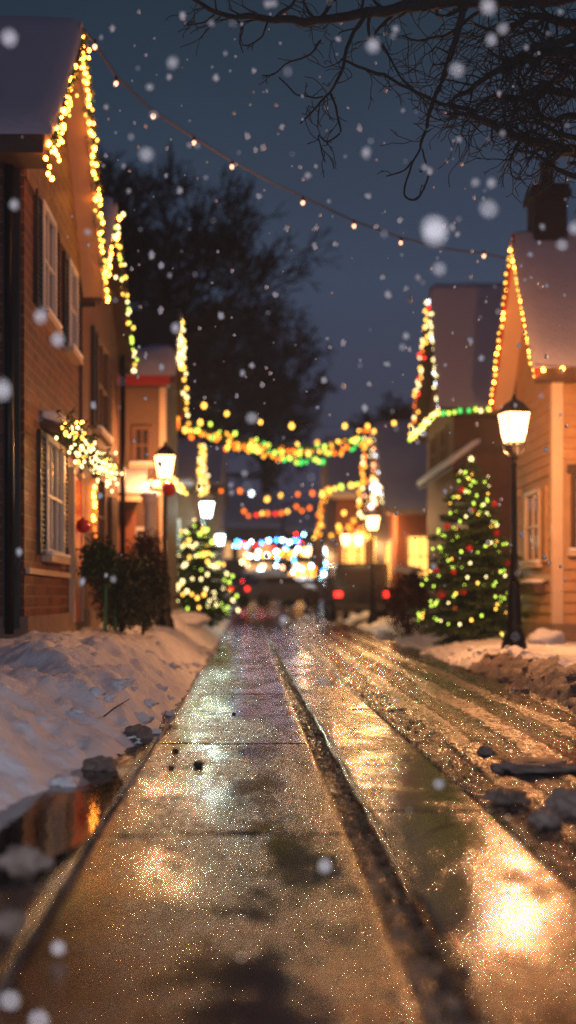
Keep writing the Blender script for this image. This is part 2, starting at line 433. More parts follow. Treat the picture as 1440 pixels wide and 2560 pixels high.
# snow clumps and grit on the road
def clump(px, py, w, h, d, mat, label, name='snow_clump', cat='snow clump', group='snow clumps on the road', jit=.6, zb=0.0):
    Y = H0*F/(py-VY); p = W(px, py, Y); s = Y/F
    mb = MB().ball((p.x, p.y, zb+h*s*.30), 1, 30, 20, (w*s/2.2, d*s/2.2, h*s/1.7), jit, px*.013+py*.007)
    for k in range(3):
        a = random.uniform(0, 6.28); mb.ball((p.x+math.cos(a)*w*s*.45, p.y+math.sin(a)*d*s*.4, zb+h*s*.1), w*s*random.uniform(.07, .15), 12, 8, (1, 1, .7), .8, k+px)
    return tag(mb.build(name, mat, None, True), label, cat, group)
for px, py, w, h, d, lab in [
    (1335, 1925, 210, 26, 120, 'long dirty slab of snow lying beside the right wheel track'),
    (1265, 2005, 110, 36, 70, 'flat dark snow clump on the edge of the right slab'),
    (1362, 2062, 80, 40, 60, 'rounded dirty lump of snow by the right slab corner'),
    (1420, 2030, 110, 60, 90, 'largest grey snow lump at the right of the road'),
    (1215, 1885, 46, 20, 40, 'tiny dark snow clump between two bigger ones')]:
    clump(px, py, w, h, d, M['snow_dirty'], lab)
for px, py, w, h, lab in [
    (60, 2170, 130, 60, 'low dirty snow lump at the left frame edge in front of the golden puddle'), (25, 2320, 90, 50, 'blurred snow lump in the dark corner nearest the camera'),
     
    (250, 1925, 90, 40, 'snow lump broken off the end of the left bank'), (345, 1850, 80, 40, 'snow lump fallen from the left bank onto the kerb')]:
    clump(px, py, w, h, w*.8, M['snow_dirty'], lab, group='snow clumps along the left kerb')
for px, py, w, lab in [(438, 1880, 26, 'dark pebble on the left slab beside the sunken leaf'), (428, 1920, 24, 'dark wet leaf scrap on the left slab'), (585, 1786, 16, 'tiny dark pebble near the middle of the left slab'),
                       (1035, 2235, 28, 'dark stone on the golden part of the right slab'), (495, 1915, 40, 'flat dark bark scrap on the left slab')]:
    clump(px, py, w*.6, w*.35, w*.6, M['bark'], lab, 'pebble', 'pebble', 'scraps lying on the slabs')
# twigs
def twig(label, pts, r, mat='bark', name='twig'):
    mb = MB().tube(pts, [r, r*.8, r*.4][:len(pts)], 5)
    return tag(mb.build(name, M[mat], None), label, 'twig', 'twigs on the snow and road')
twig('dark twig sticking out of the left snow bank', [(-.95, 7.7, .12), (-.85, 7.6, .20), (-.74, 7.5, .27)], .006)
twig('red twig standing at the slab edge', [(-.60, 8.6, .0), (-.61, 8.6, .045), (-.585, 8.6, .09)], .008, 'redpaint')
twig('thin pale twig lying across the right slab', [W(1050, 2095, 4.5), W(1110, 2062, 4.76)+Vector((0, 0, .01)), W(1180, 2050, 4.86)+Vector((0, 0, .01))], .004, 'darkwood')
# gravel in the gutter
gb = MB()
for i in range(1500):
    y = 2.3*(22/2.3)**random.random(); x = random.uniform(.39, .49) if random.random() < .55 else random.gauss(1.16, .08)
    if random.random() < .12: x = random.uniform(-1.0, -.62)
    if -.585 < x < .385 or .495 < x < 1.02: continue
    r = random.uniform(.003, .011); gb.ball((x, y, -.03+r if x < .6 else .004), r, 6, 4, (1.2, 1, .7), .6, i)
tag(gb.build('gravel', M['grit'], None, True), 'wet grit and gravel in the gutters between the slabs', 'gravel', kind='stuff')

# ------------------------------------------------------------------ houses
def uvbox(axis, o, n, u0, u1, n0, n1, z0, z1):
    """axis 'x': wall plane x=o, outward n; axis 'y': wall plane y=o, outward -y"""
    if axis == 'x': return (o+n*n0, o+n*n1, u0, u1, z0, z1)
    return (u0, u1, o-n1, o-n0, z0, z1)
def window(par, axis, o, n, u0, u1, z0, z1, frame='white', pane='glass', shutters=None, sill='trim', snow=True, nx=2, nz_=2, sw=.34):
    def B(mb, *a): return mb.box(*uvbox(axis, o, n, *a))
    f = MB(); t = .07
    B(f, u0, u1, .0, .06, z1-t, z1); B(f, u0, u1, .0, .06, z0, z0+t); B(f, u0, u0+t, .0, .06, z0+t, z1-t); B(f, u1-t, u1, .0, .06, z0+t, z1-t)
    for i in range(1, nx): u = lerp(u0, u1, i/nx); B(f, u-.014, u+.014, .012, .04, z0+t, z1-t)
    for i in range(1, nz_): z = lerp(z0, z1, i/nz_); B(f, u0+t, u1-t, .014, .042, z-.016, z+.016)
    w = f.build('window', M[frame], par)
    g = MB(); B(g, u0+t*.9, u1-t*.9, .004, .012, z0+t*.9, z1-t*.9); g.build('pane', M[pane], w)
    s = MB(); B(s, u0-.06, u1+.06, .0, .11, z0-.07, z0-.003); s.build('sill', M[sill], w)
    if snow:
        s = MB(); B(s, u0-.05, u1+.05, .0, .12, z0-.002, z0+.045); s.build('sill_snow', M['snow'], w, True, .02)
    if shutters:
        for a, b in ((u0-sw, u0-.01), (u1+.01, u1+sw)):
            s = MB(); B(s, a, a+.04, .0, .045, z0, z1); B(s, b-.04, b, .0, .045, z0, z1); B(s, a+.04, b-.04, .0, .045, z1-.06, z1); B(s, a+.04, b-.04, .0, .045, z0, z0+.06)
            B(s, a+.04, b-.04, .0, .02, z0+.06, z1-.06)
            z = z0+.08
            while z < z1-.1: B(s, a+.04, b-.04, .02, .036, z, z+.03); z += .055
            s.build('shutter', M[shutters], par)
    return w

def clapboards(par, mat, axis, o, n, u0, u1, z0, z1, pitch=.165, holes=()):
    mb = MB(); z = z0
    while z < z1-.02:
        zt = min(z+pitch, z1); cuts = [(a, b) for a, b, c, d in holes if c < zt and d > z]
        segs = [(u0, u1)]
        for a, b in cuts: segs = [q for s_, e_ in segs for q in (((s_, min(e_, a)), (max(s_, b), e_)) if a < e_ and b > s_ else ((s_, e_),)) if q[1]-q[0] > .02]
        for a, b in segs:
            poly = [(.004, z), (.038, z+.006), (.036, z+.018), (.010, zt-.002), (.004, zt-.002)]
            if axis == 'x': mb.add([(o+n*q, u, zz) for u in (a, b) for q, zz in poly], [tuple(range(5)), tuple(range(5, 10))[::-1]]+[(i, (i+1) % 5, 5+(i+1) % 5, 5+i) for i in range(5)])
            else: mb.add([(u, o-q, zz) for u in (a, b) for q, zz in poly], [tuple(range(5)), tuple(range(5, 10))[::-1]]+[(i, (i+1) % 5, 5+(i+1) % 5, 5+i) for i in range(5)])
        z += pitch
    return mb.build('cladding', M[mat], par)
def house(name, label, side, xw, xo, Y0, Y1, yp, e0, e1, zp, depth, zb, wall, over=.35, soffit='soffit', barge='trim', gable=None, rsnow=.13, fascia='darkwood', base='stone', roofcol='darkwood', cat='house', eave_only=False):
    """gable end faces the street; e0/e1 = (Y, z) of the near and far roof edges"""
    s = side; root = thing(name, label, cat, (s*(xw+1.5), (Y0+Y1)/2, zb-.3))
    xb = s*(xw+depth); X = s*xw
    def roof_z(y):
        return lerp(e0[1], zp, (y-e0[0])/(yp-e0[0])) if y < yp else lerp(zp, e1[1], (y-yp)/(e1[0]-yp))
    wz0, wz1 = roof_z(Y0)-.12, roof_z(Y1)-.12
    MB().prism([(Y0, zb-.6), (Y1, zb-.6), (Y1, wz1), (yp, zp-.16), (Y0, wz0)], 'x', X, xb).build('wall', M[wall], root)
    if gable:
        zc = max(wz0, wz1)-.55
        yl = Y0+.01; yr = Y1-.01
        MB().prism([(yl, zc), (yr, zc), (yr, wz1-.02), (yp, zp-.2), (yl, wz0-.02)], 'x', X-s*.0, X-s*.025).build('gable_panel', M[gable], root)
    if base: MB().box(X-s*.05, xb, Y0-.05, Y1+.05, zb-.5, zb+.22).build('foundation', M[base], root, bevel=.01)
    # roof slabs
    t = .11
    rp = lambda dz: [(e0[0], e0[1]+dz), (yp, zp+dz), (e1[0], e1[1]+dz)]
    a, b = rp(0), rp(-t)
    MB().prism([a[0], a[1], a[2], b[2], b[1], b[0]], 'x', s*xo+s*.03, xb+s*.3).build('roof', M[roofcol], root)
    # soffit boards under the rake overhang
    c, d = rp(-t-.004), rp(-t-.03)
    MB().prism([c[0], c[1], c[2], d[2], d[1], d[0]], 'x', s*xo+s*.035, X-s*.003).build('soffit', M[soffit], root)
    # barge boards
    c, d = rp(.03), rp(-t-.05)
    MB().prism([c[0], c[1], d[1], d[0]], 'x', s*xo-s*.02, s*xo+s*.03).build('barge_board', M[barge], root)
    MB().prism([c[1], c[2], d[2], d[1]], 'x', s*xo-s*.021, s*xo+s*.029).build('barge_board', M[barge], root)
    # eave fascia + gutter
    MB().box(s*xo+s*.04, xb, e0[0]-.03, e0[0]-.002, e0[1]-.2, e0[1]+.01).build('fascia', M[fascia], root)
    MB().box(s*xo+s*.04, xb, e1[0]+.002, e1[0]+.03, e1[1]-.2, e1[1]+.01).build('fascia', M[fascia], root)
    if abs(e0[0]-Y0) > .1:
        MB().box(s*xo+s*.05, xb, e0[0], Y0-.003, e0[1]-.2, e0[1]-.165).build('eave_soffit', M['darkwood'], root)
    # roof snow: thick rounded blanket
    mb = MB(); nx, ny = 26, 36
    y0s, y1s = e0[0]-.07, e1[0]+.07
    yy = sorted([lerp(y0s, y1s, i/ny) for i in range(ny+1)]+[yp, y0s+.03, y0s+.09, y1s-.03, y1s-.09])
    xs = [s*(xo-.05), s*(xo-.03), s*(xo+.04)]+[s*lerp(xo+.12, xw+depth+.3, i/nx) for i in range(nx+1)]
    def sz(x, y):
        yb = min(max(y, e0[0]), e1[0]); zr = roof_z(yb)
        e = min(y-y0s, y1s-y, abs(x)-(xo-.05)); k = math.sqrt(max(0, min(1, e/.13)))
        rid = .06*math.exp(-((y-yp)/.15)**2)
        if eave_only and min(y-y0s, y1s-y) > .62+.12*nz(x*3, y): return zr-.06
        return zr+.012+k*(rsnow+.045*fbm(x*.9, y*1.3, xw, 4))-rid-(1-k)*.05
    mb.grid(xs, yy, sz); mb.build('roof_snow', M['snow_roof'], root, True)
    root['rz'] = 0; del root['rz']
    return root, roof_z

# ---- left house 1 (brick, nearest)
h1, rz1 = house('brick_house', 'nearest left brick house with black shutters and gold lights along its steep gable', -1, 2.2, 1.9, 11.8, 15.6, 13.6,
                (11.4, 5.32), (16.0, 5.05), 7.40, 7, .50, 'brick', gable='shingle', soffit='soffit', barge='trim')
# downpipe, and a corner board coloured black for the shade on the near wall
box('corner_board', M['shutter'], h1, -2.40, -2.235, 11.74, 11.795, .6, 5.1)
MB().tube([(-2.32, 11.66, 5.1), (-2.32, 11.66, .55)], .045, 10).build('downpipe', M['black'], h1, True)
box('string_course', M['stone'], h1, -3.6, -2.41, 11.77, 11.797, 3.42, 3.5)
window(h1, 'x', -2.2, 1, 12.62, 13.45, 3.92, 5.10, 'white', 'glass', 'shutter', sw=.32)
window(h1, 'x', -2.2, 1, 14.45, 15.15, 3.92, 5.00, 'white', 'glass', 'shutter', sw=.28)
window(h1, 'x', -2.2, 1, 12.85, 14.05, 1.36, 2.66, 'white', 'glass', 'shutter', nx=3, sw=.36)
d = box('door', M['redpaint'], h1, -2.19, -2.14, 14.75, 15.4, .6, 2.4); box('door_frame', M['trim'], d, -2.19, -2.12, 14.66, 14.745, .6, 2.5)
box('door_frame', M['trim'], d, -2.19, -2.12, 15.405, 15.49, .6, 2.5)
box('belt_course', M['trim'], h1, -2.19, -2.15, 11.82, 14.6, 1.14, 1.2)
for i in range(9):
    MB().box(-2.19, -2.155, 12.0+i*.42, 12.0+i*.42+.36, .30, .70).build('foundation_stone', M['stone'], h1, bevel=.015)
# awning hood with snow
hood = MB().prism([(-2.19, 2.80), (-1.96, 2.73), (-1.96, 2.69), (-2.19, 2.70)], 'y', 12.75, 15.5).build('canopy', M['darkwood'], h1)
MB().prism([(-2.19, 2.90), (-2.05, 2.89), (-1.95, 2.84), (-1.93, 2.745), (-2.19, 2.815)], 'y', 12.7, 15.52).build('canopy_snow', M['snow'], hood, True, .03)
box('sign_board', M['trim'], h1, -2.12, -1.95, 15.52, 15.56, 1.75, 2.45)

# ---- left house 2 (stucco)
h2, rz2 = house('stucco_house', 'dark brown stucco house behind the brick one, gable edged with yellow lights', -1, 2.22, 2.0, 16.1, 20.5, 18.0,
                (16.1, 5.0), (20.9, 5.0), 6.85, 7, .52, 'stucco', soffit='darkwood', barge='darkwood')
window(h2, 'x', -2.22, 1, 17.35, 18.75, 3.35, 4.75, 'stucco_pale', 'glass', 'shutter', sw=.4)
window(h2, 'x', -2.22, 1, 17.2, 18.2, 1.5, 2.7, 'stucco_pale', 'glass', None)
MB().tube([(-2.12, 20.3, 5.0), (-2.12, 20.3, .6)], .05, 8).build('downpipe', M['black'], h2, True)
dr = box('door', M['darkwood'], h2, -2.2, -2.15, 19.0, 19.8, .6, 2.5)
box('step', M['stone'], h2, -2.2, -1.8, 18.8, 20.0, .4, .66, bevel=.01)

# ---- left house 3 (tan, in from the line)
h3, rz3 = house('tan_house', 'tan stucco house with thick snow on its eave and a red fascia', -1, 1.52, 1.36, 22.0, 25.8, 23.8,
                (21.7, 4.95), (26.1, 5.0), 6.6, 7, .6, 'stucco_pale', soffit='darkwood', barge='darkwood', fascia='redpaint', rsnow=.2, eave_only=True, roofcol='bark')
window(h3, 'y', 22.0, 1, -2.12, -1.76, 3.35, 4.05, 'stucco', 'glass', None)
window(h3, 'y', 22.0, 1, -2.1, -1.8, 1.5, 2.2, 'white', 'glass', None)
box('corner_board', M['trim'], h3, -1.62, -1.50, 21.95, 22.06, .6, 4.75)
hd = MB().prism([(21.3, 2.72), (21.98, 3.12), (21.98, 3.02), (21.3, 2.62)], 'x', -2.45, -1.85).build('door_hood', M['trim'], h3)
MB().prism([(21.25, 2.74), (21.98, 3.15), (21.98, 3.3), (21.6, 3.12), (21.25, 2.86)], 'x', -2.48, -1.82).build('hood_snow', M['snow'], hd, True, .03)
box('door', M['siding_red'], h3, -2.38, -2.05, 21.93, 21.99, .7, 2.5)
box('porch_step', M['stone'], h3, -2.45, -1.8, 21.3, 21.92, .5, .72, bevel=.01)
col3 = thing('porch_column', 'white round porch column in front of the tan house', 'column', (-1.69, 20.6, .5))
MB().lathe([(.15, 0), (.15, .1), (.11, .14), (.10, 1.0), (.09, 1.95), (.12, 2.0), (.14, 2.1)], (-1.69, 20.6, .52), 20).build('shaft', M['white'], col3, True)
MB().ball((-1.69, 20.6, 2.66), .17, 12, 8, (1, 1, .45), .2, 3).build('snow_cap', M['snow'], col3, True)

# ---- left houses 4, 5
h4, rz4 = house('brown_house', 'low brown house past the tan one, column of yellow lights on its gable', -1, 1.42, 1.36, 32.0, 39.0, 35.4,
                (31.6, 3.9), (39.6, 3.9), 5.5, 8, .6, 'siding_brown', soffit='darkwood', barge='darkwood')
window(h4, 'y', 32.0, 1, -2.3, -1.8, 1.8, 3.0, 'white', 'glass')
h5, rz5 = house('dim_house', 'dim brown house farthest along the left side', -1, 1.15, 1.0, 48, 58, 53, (47.5, 5.4), (58.5, 5.4), 7.6, 10, .7, 'siding_brown', soffit='darkwood', barge='darkwood')
window(h5, 'y', 48.0, 1, -3.0, -2.2, 2.4, 3.9, 'white', 'glass')

# ---- right house 1
hr1, rzr1 = house('clapboard_house', 'tan clapboard house beside the right street lamp, gable outlined in lights', 1, 4.6, 4.25, 18.0, 20.6, 19.26,
                  (17.7, 4.32), (20.95, 4.32), 6.72, 9, .3, 'siding_tan', soffit='soffit', barge='redpaint', fascia='darkwood', rsnow=.15)
window(hr1, 'x', 4.6, -1, 18.75, 19.75, 1.45, 2.62, 'trim', 'glass', 'siding_tan', nx=2, sw=.36)
clapboards(hr1, 'boards_tan', 'x', 4.6, -1, 18.11, 20.49, 1.28, 4.15, holes=[(18.3, 20.2, 1.3, 2.72)])
clapboards(hr1, 'boards_tan', 'x', 4.6, -1, 18.11, 20.49, .5, 1.15)
clapboards(hr1, 'boards_tan', 'y', 18.0, 1, 4.73, 9.5, .5, 4.1, holes=[(4.74, 5.85, 1.5, 2.92)])
box('corner_board', M['trim'], hr1, 4.555, 4.72, 17.96, 18.1, .4, 4.2)
box('corner_board', M['trim'], hr1, 4.56, 4.7, 20.5, 20.64, .4, 4.2)
box('skirt_board', M['trim'], hr1, 4.55, 4.598, 18.1, 20.5, 1.16, 1.26)
box('ledge', M['darkwood'], hr1, 4.40, 4.597, 18.45, 19.6, .98, 1.12)
MB().box(4.38, 4.6, 18.5, 19.5, 1.125, 1.19).build('ledge_snow', M['snow'], hr1, True, .03)
glow = emis('curtain_glow', (1, .30, .05), .55)
M['glow'] = glow; M['shopglow'] = emis('shop_glow', (1, .42, .08), 3.2); M['dimglow'] = emis('dim_glow', (1, .5, .17), 1.1)
window(hr1, 'y', 18.0, 1, 4.84, 5.75, 1.6, 2.75, 'darkwood', 'glow', None, nx=4, nz_=5)
box('window_lintel', M['darkwood'], hr1, 4.78, 5.8, 17.93, 17.997, 2.77, 2.9)
ch = MB().box(4.56, 5.08, 19.1, 19.6, 6.3, 7.3).box(4.50, 5.14, 19.04, 19.66, 7.3, 7.40).box(4.53, 5.11, 19.07, 19.63, 7.42, 7.5)
ch = ch.build('chimney', M['sooty'], hr1)
MB().lathe([(.16, 0), (.12, .05), (.11, .35), (.14, .38), (.14, .42)], (4.82, 19.35, 7.5), 14).build('chimney_pot', M['sooty'], ch, True)

# ---- right house 2
hr2, rzr2 = house('steep_roofed_house', 'brown house behind the lit spruce, with a tall snow covered roof', 1, 4.6, 4.25, 26.9, 30.8, 27.9,
                  (26.55, 5.15), (31.2, 5.12), 8.1, 10, .35, 'stucco', soffit='darkwood', barge='darkwood', rsnow=.15)
window(hr2, 'x', 4.6, -1, 27.6, 28.5, 3.9, 4.9, 'stucco_pale', 'glass', None); window(hr2, 'x', 4.6, -1, 29.1, 30.0, 3.9, 4.9, 'stucco_pale', 'glass', None)
window(hr2, 'y', 26.9, 1, 5.6, 6.3, 3.2, 4.4, 'stucco_pale', 'glass', None)
pr = MB().prism([(4.6, 3.95), (4.2, 3.62), (4.2, 3.54), (4.6, 3.8)], 'y', 24.6, 29.6).build('porch_roof', M['darkwood'], hr2)
MB().prism([(4.75, 4.16), (4.6, 4.12), (4.16, 3.76), (4.16, 3.64), (4.75, 4.08)], 'y', 24.5, 29.6).build('porch_snow', M['snow'], pr, True, .03)
box('porch_wall', M['siding_brown'], hr2, 4.62, 9, 24.7, 26.89, .1, 3.9)
# ---- right house 3
hr3, rzr3 = house('snowy_roofed_shop', 'shop with a snowy roof and lit porch behind the second right lamp', 1, 4.45, 4.1, 36.0, 42.0, 39.0,
                  (35.6, 3.6), (42.4, 3.6), 6.5, 10, .4, 'siding_red', soffit='soffit', barge='darkwood', fascia='trim', rsnow=.2)
window(hr3, 'y', 36.0, 1, 4.75, 5.6, 1.5, 2.8, 'trim', 'shopglow', None); window(hr3, 'x', 4.45, -1, 37, 38.6, 1.3, 2.7, 'trim', 'shopglow', None)
# ---- right house 4
hr4, rzr4 = house('orange_house', 'orange lit house far down the right side', 1, 3.7, 3.4, 50, 57, 53.5,
                  (49.5, 5.2), (57.5, 5.2), 8.0, 12, .5, 'siding_red', soffit='soffit', barge='trim', fascia='trim', rsnow=.2)
for a, b in ((3.9, 4.9), (5.1, 6.3)): window(hr4, 'y', 50, 1, a, b, 1.6, 3.4, 'trim', 'shopglow', None)
# ---- far end of the street
fh, rzf = house('far_house', 'bluish snowy house closing the far end of the street', -1, -2.2, -2.5, 92, 104, 98, (91.4, 6.3), (104.6, 6.3), 9.2, 9.5, 1.2, 'stucco', soffit='darkwood', barge='darkwood', rsnow=.3)
fh2, _ = house('far_shop', 'dark far shop with a lit window at the street end', 1, 3.0, 2.8, 92, 102, 97, (91.6, 6.0), (102.4, 6.0), 8.5, 10, 1.2, 'brick_dark', soffit='darkwood', barge='darkwood', rsnow=.3)
for a in (-3.6, -2.2, -.8, .8): window(fh, 'y', 92, 1, a, a+1.0, 3.9, 5.2, 'trim', 'dimglow', None)
window(fh, 'y', 92, 1, -.2, 1.9, 1.9, 3.6, 'trim', 'dimglow', None); window(fh2, 'y', 92, 1, 3.4, 5.0, 2.0, 3.6, 'trim', 'shopglow', None)

# ------------------------------------------------------------------ street lamps
def lamp(px, py, label, kind='warm', power=260, snow=True, zt=3.14):
    Y = (zt-H0)*F/(VY-py); x = (px-VX)/F*Y
    gz = (left_z(x, Y) if x < 0 else right_z(x, Y)); gz = max(gz, 0)
    root = thing('street_lamp', label, 'street lamp', (x, Y, gz), 'street lamps along both kerbs')
    zl = zt-.20     # lantern bottom
    MB().lathe([(.17, -.1), (.17, .06), (.15, .10), (.16, .14), (.12, .22), (.105, .30), (.12, .34), (.10, .40), (.085, .80), (.095, .84), (.075, .90)], (x, Y, gz), 12).build('base', M['black'], root, True)
    MB().lathe([(.052, .88), (.048, 1.2), (.06, 1.23), (.045, 1.27), (.034, zl-gz-.32), (.05, zl-gz-.30), (.032, zl-gz-.26), (.032, zl-gz-.1)], (x, Y, gz), 12).build('pole', M['black'], root, True)
    head = MB()
    wt, wb, hh = .160, .100, .40
    z0, z1 = zl, zl+hh
    q = [(1, 1), (-1, 1), (-1, -1), (1, -1)]
    ra = R(12)
    def rot(a, b): return (x+a*math.cos(ra)-b*math.sin(ra), Y+a*math.sin(ra)+b*math.cos(ra))
    for i in range(4):
        a = rot(q[i][0]*wb, q[i][1]*wb); b = rot(q[i][0]*wt, q[i][1]*wt)
        head.tube([(a[0], a[1], z0), (b[0], b[1], z1)], .010, 5)
        a2 = rot(q[(i+1) % 4][0]*wb, q[(i+1) % 4][1]*wb); b2 = rot(q[(i+1) % 4][0]*wt, q[(i+1) % 4][1]*wt)
        head.tube([(a[0], a[1], z0), (a2[0], a2[1], z0)], .012, 5); head.tube([(b[0], b[1], z1), (b2[0], b2[1], z1)], .012, 5)
        c = rot(q[i][0]*.11, q[i][1]*.11); head.tube([(c[0], c[1], z0), (x+(c[0]-x)*.9, Y+(c[1]-Y)*.9, z0-.10), (x, Y, z0-.22)], .009, 5)
    head.lathe([(.03, z0-.24), (.05, z0-.2), (.03, z0-.14)], (x, Y, 0), 10)
    lf = head.build('lantern_frame', M['black'], root)
    MB().lathe([(wt*1.44, z1+.012), (wt*1.40, z1+.022), (wt*.75, z1+.13), (wt*.45, z1+.155), (.035, z1+.18), (.018, z1+.24)], (x, Y, 0), 4, ra+R(45)).build('lantern_roof', M['black'], root)
    g = MB()
    for i in range(4):
        j = (i+1) % 4; k = .97
        a, b = rot(q[i][0]*wb*k, q[i][1]*wb*k), rot(q[j][0]*wb*k, q[j][1]*wb*k); c, dd = rot(q[j][0]*wt*k, q[j][1]*wt*k), rot(q[i][0]*wt*k, q[i][1]*wt*k)
        g.add([(a[0], a[1], z0+.01), (b[0], b[1], z0+.01), (c[0], c[1], z1-.01), (dd[0], dd[1], z1-.01)], [(0, 1, 2, 3)])
    g.build('lantern_glass', GL[kind], root)
    li = bpy.data.lights.new('lamp_light', 'POINT'); li.energy = power*2.6; li.color = LC[kind]; li.shadow_soft_size = .05
    lo = bpy.data.objects.new('lamp_light', li); COL.objects.link(lo); lo.parent = root; lo.location = (0, 0, zl+.2-gz)
    MB().lathe([(.02, 0), (.045, .05), (.03, .09)], (x, Y, z0-.02), 10).build('bulb_socket', M['black'], root)
    if snow: MB().ball((x, Y, z1+.10), .17, 14, 8, (1, 1, .55), .25, px).build('snow_cap', M['snow'], root, True)
    return root
LC = {'warm': (1, .40, .14), 'cool': (.75, .98, .84), 'gold': (1, .49, .17), 'white': (.85, .97, 1)}
GL = {}
for k, c in LC.items():
    t = NT('lit_glass_'+k)
    e = t.n('ShaderNodeEmission', {'Color': c4(c), 'Strength': 16.0}); tr = t.n('ShaderNodeBsdfTransparent')
    mx = t.n('ShaderNodeMixShader', {0: .5, 1: tr.outputs[0], 2: e.outputs[0]}); t.t.links.new(mx.outputs[0], t.out.inputs[0]); GL[k] = t.m
    t.m.cycles.emission_sampling = 'NONE'
lr = lamp(1285, 1070, 'tall black lamp with a glowing lantern in front of the clapboard house', 'warm', 500, False)
lamp(412, 1168, 'lit lamp with a red ball under it before the tan house', 'warm', 170, False)
lamp(517, 1275, 'greenish white lamp rising above the left lit bush', 'cool', 95)
lamp(550, 1350, 'white lamp at the right flank of the left lit spruce', 'cool', 80)
lamp(932, 1308, 'bright lamp at the corner of the snowy roofed shop', 'gold', 330)
lamp(865, 1350, 'round warm lamp in front of the orange house', 'gold', 150)
lamp(896, 1352, 'second warm lamp in front of the orange house, closer to the shop', 'gold', 110)
lamp(768, 1380, 'warm lamp left of the candy striped garland foot', 'gold', 110)
lamp(820, 1380, 'white lamp at the foot of the far garland', 'white', 300)
lamp(790, 1424, 'far white lamp between the two garland lamps', 'white', 420)
lamp(VX+4.3/9.6*F, VY-(3.14-H0)*F/9.6, 'unseen lamp added on the near right verge to light the snow bank', 'warm', 135)  # added out of view to warm the left snow bank and the flakes

# ------------------------------------------------------------------ light strings
def rake(label, rzf_, xo, side, ya, yb, n, kinds, r, jit=.03, drop=.05, group='lights along the gable edges', green=0.0, dx=.03, extra=()):
    pts = [(side*(xo-dx), y, rzf_(y)-.13) for y in [lerp(ya, yb, i/12) for i in range(13)]]
    return light_string(label, group, pts, n, kinds, r, jit, drop, green=green, extra=extra)
# house 1: two rows on the near rake, one on the far rake
ex = [Vector((-1.84+random.uniform(-.03, .03), y, rz1(y)-random.uniform(.0, .40))) for y in [random.uniform(11.4, 12.9) for i in range(34)]]
rake('dense tangle of gold lights hanging on the near slope of the brick gable', rz1, 1.9, -1, 11.4, 13.6, 56, ['warm', 'warm', 'yellow'], .017, .035, .04, extra=ex, green=.03)
rake('gold lights running down the far slope of the brick gable', rz1, 1.9, -1, 13.6, 16.05, 62, ['warm', 'warm', 'yellow'], .020, .022, .04, green=.03)
light_string('short end of gold lights dangling from the near brick eave', 'lights along the gable edges', [(-1.87, 11.38, 5.25), (-1.9, 11.38, 4.85)], 6, 'warm', .02, .02, 0)
rake('yellow lights on the near slope of the stucco gable', rz2, 2.0, -1, 16.6, 18.0, 26, ['yellow', 'pale', 'warm'], .025, .04, .05)
rake('yellow lights on the far slope of the stucco gable', rz2, 2.0, -1, 18.0, 20.95, 34, ['yellow', 'lime', 'pale'], .025, .04, .05)
rake('pale lights on the near slope of the tan gable', rz3, 1.36, -1, 22.0, 23.8, 22, ['yellow', 'pale'], .038, .05, .05)
rake('pale lights on the far slope of the tan gable', rz3, 1.36, -1, 23.8, 26.1, 16, ['yellow', 'pale'], .038, .03, .05)
rake('yellow lights stacked on the near slope of the brown gable', rz4, 1.36, -1, 31.8, 35.4, 34, ['yellow', 'pale'], .045, .04, .05)
rake('yellow lights stacked on the far slope of the brown gable', rz4, 1.36, -1, 35.4, 39.5, 30, ['yellow', 'pale'], .045, .04, .05)
rake('even row of yellow bulbs on the near slope of the clapboard gable', rzr1, 4.25, 1, 17.7, 19.26, 22, ['yellow', 'yellow', 'warm'], .021, .012, .06)
rake('even row of yellow bulbs on the far slope of the clapboard gable', rzr1, 4.25, 1, 19.26, 20.95, 23, ['yellow', 'yellow', 'warm'], .021, .012, .06)
light_string('few yellow bulbs along the near eave of the clapboard house', 'lights along the eaves', [(4.2, 17.62, 4.32), (5.6, 17.62, 4.25)], 5, 'warm', .03, .01, .04)
rake('whitish lights on the near slope of the steep snowy gable', rzr2, 4.25, 1, 26.55, 27.9, 26, ['pale', 'pale', 'white'], .036, .04, .05)
rake('mixed pale and red lights on the far slope of the steep snowy gable', rzr2, 4.25, 1, 27.9, 31.2, 44, ['pale', 'yellow', 'pale', 'pale', 'yellow', 'orange', 'red'], .034, .04, .05)
light_string('thick rope of lights along the gable foot of the steep roofed house', 'lights along the eaves', [(4.2, 26.5, 5.05), (4.2, 31.2, 5.05)], 50, ['pale', 'yellow', 'lime'], .036, .03, .03)
light_string('sparse lime bulbs along the eave above the right spruce', 'lights along the eaves', [(4.2, 26.45, 5.0), (5.0, 26.45, 5.1), (5.5, 26.45, 5.12)], 9, ['lime', 'pale', 'green'], .045, .02, .05)
rake('dim rose lights on the roof edge of the snowy roofed shop', rzr3, 4.1, 1, 36.0, 39.0, 26, ['rose', 'pale', 'white'], .03, .06, .05)
rake('dim rose lights on the far roof edge of the snowy roofed shop', rzr3, 4.1, 1, 39.0, 42.4, 14, ['rose', 'pale'], .03, .06, .05)
# the garland over the brick house canopy
gp = [(-1.80, 11.0+.85, 2.60)]+[(-1.80+.02*math.sin(y*5), y, 2.56+.05*math.sin(y*2.1)) for y in [12.3+.4*i for i in range(10)]]
ex = [Vector((-1.78+random.gauss(0, .06), 11.9+4.1*random.random()**.8, 2.50+random.gauss(0, .085))) for i in range(120)]
light_string('bushy glowing garland over the brick house windows', 'evergreen garlands', gp, 60, ['pale', 'yellow', 'yellow', 'warm'], .019, .05, .0, name='lit_garland', green=.14, cat='garland', extra=ex)

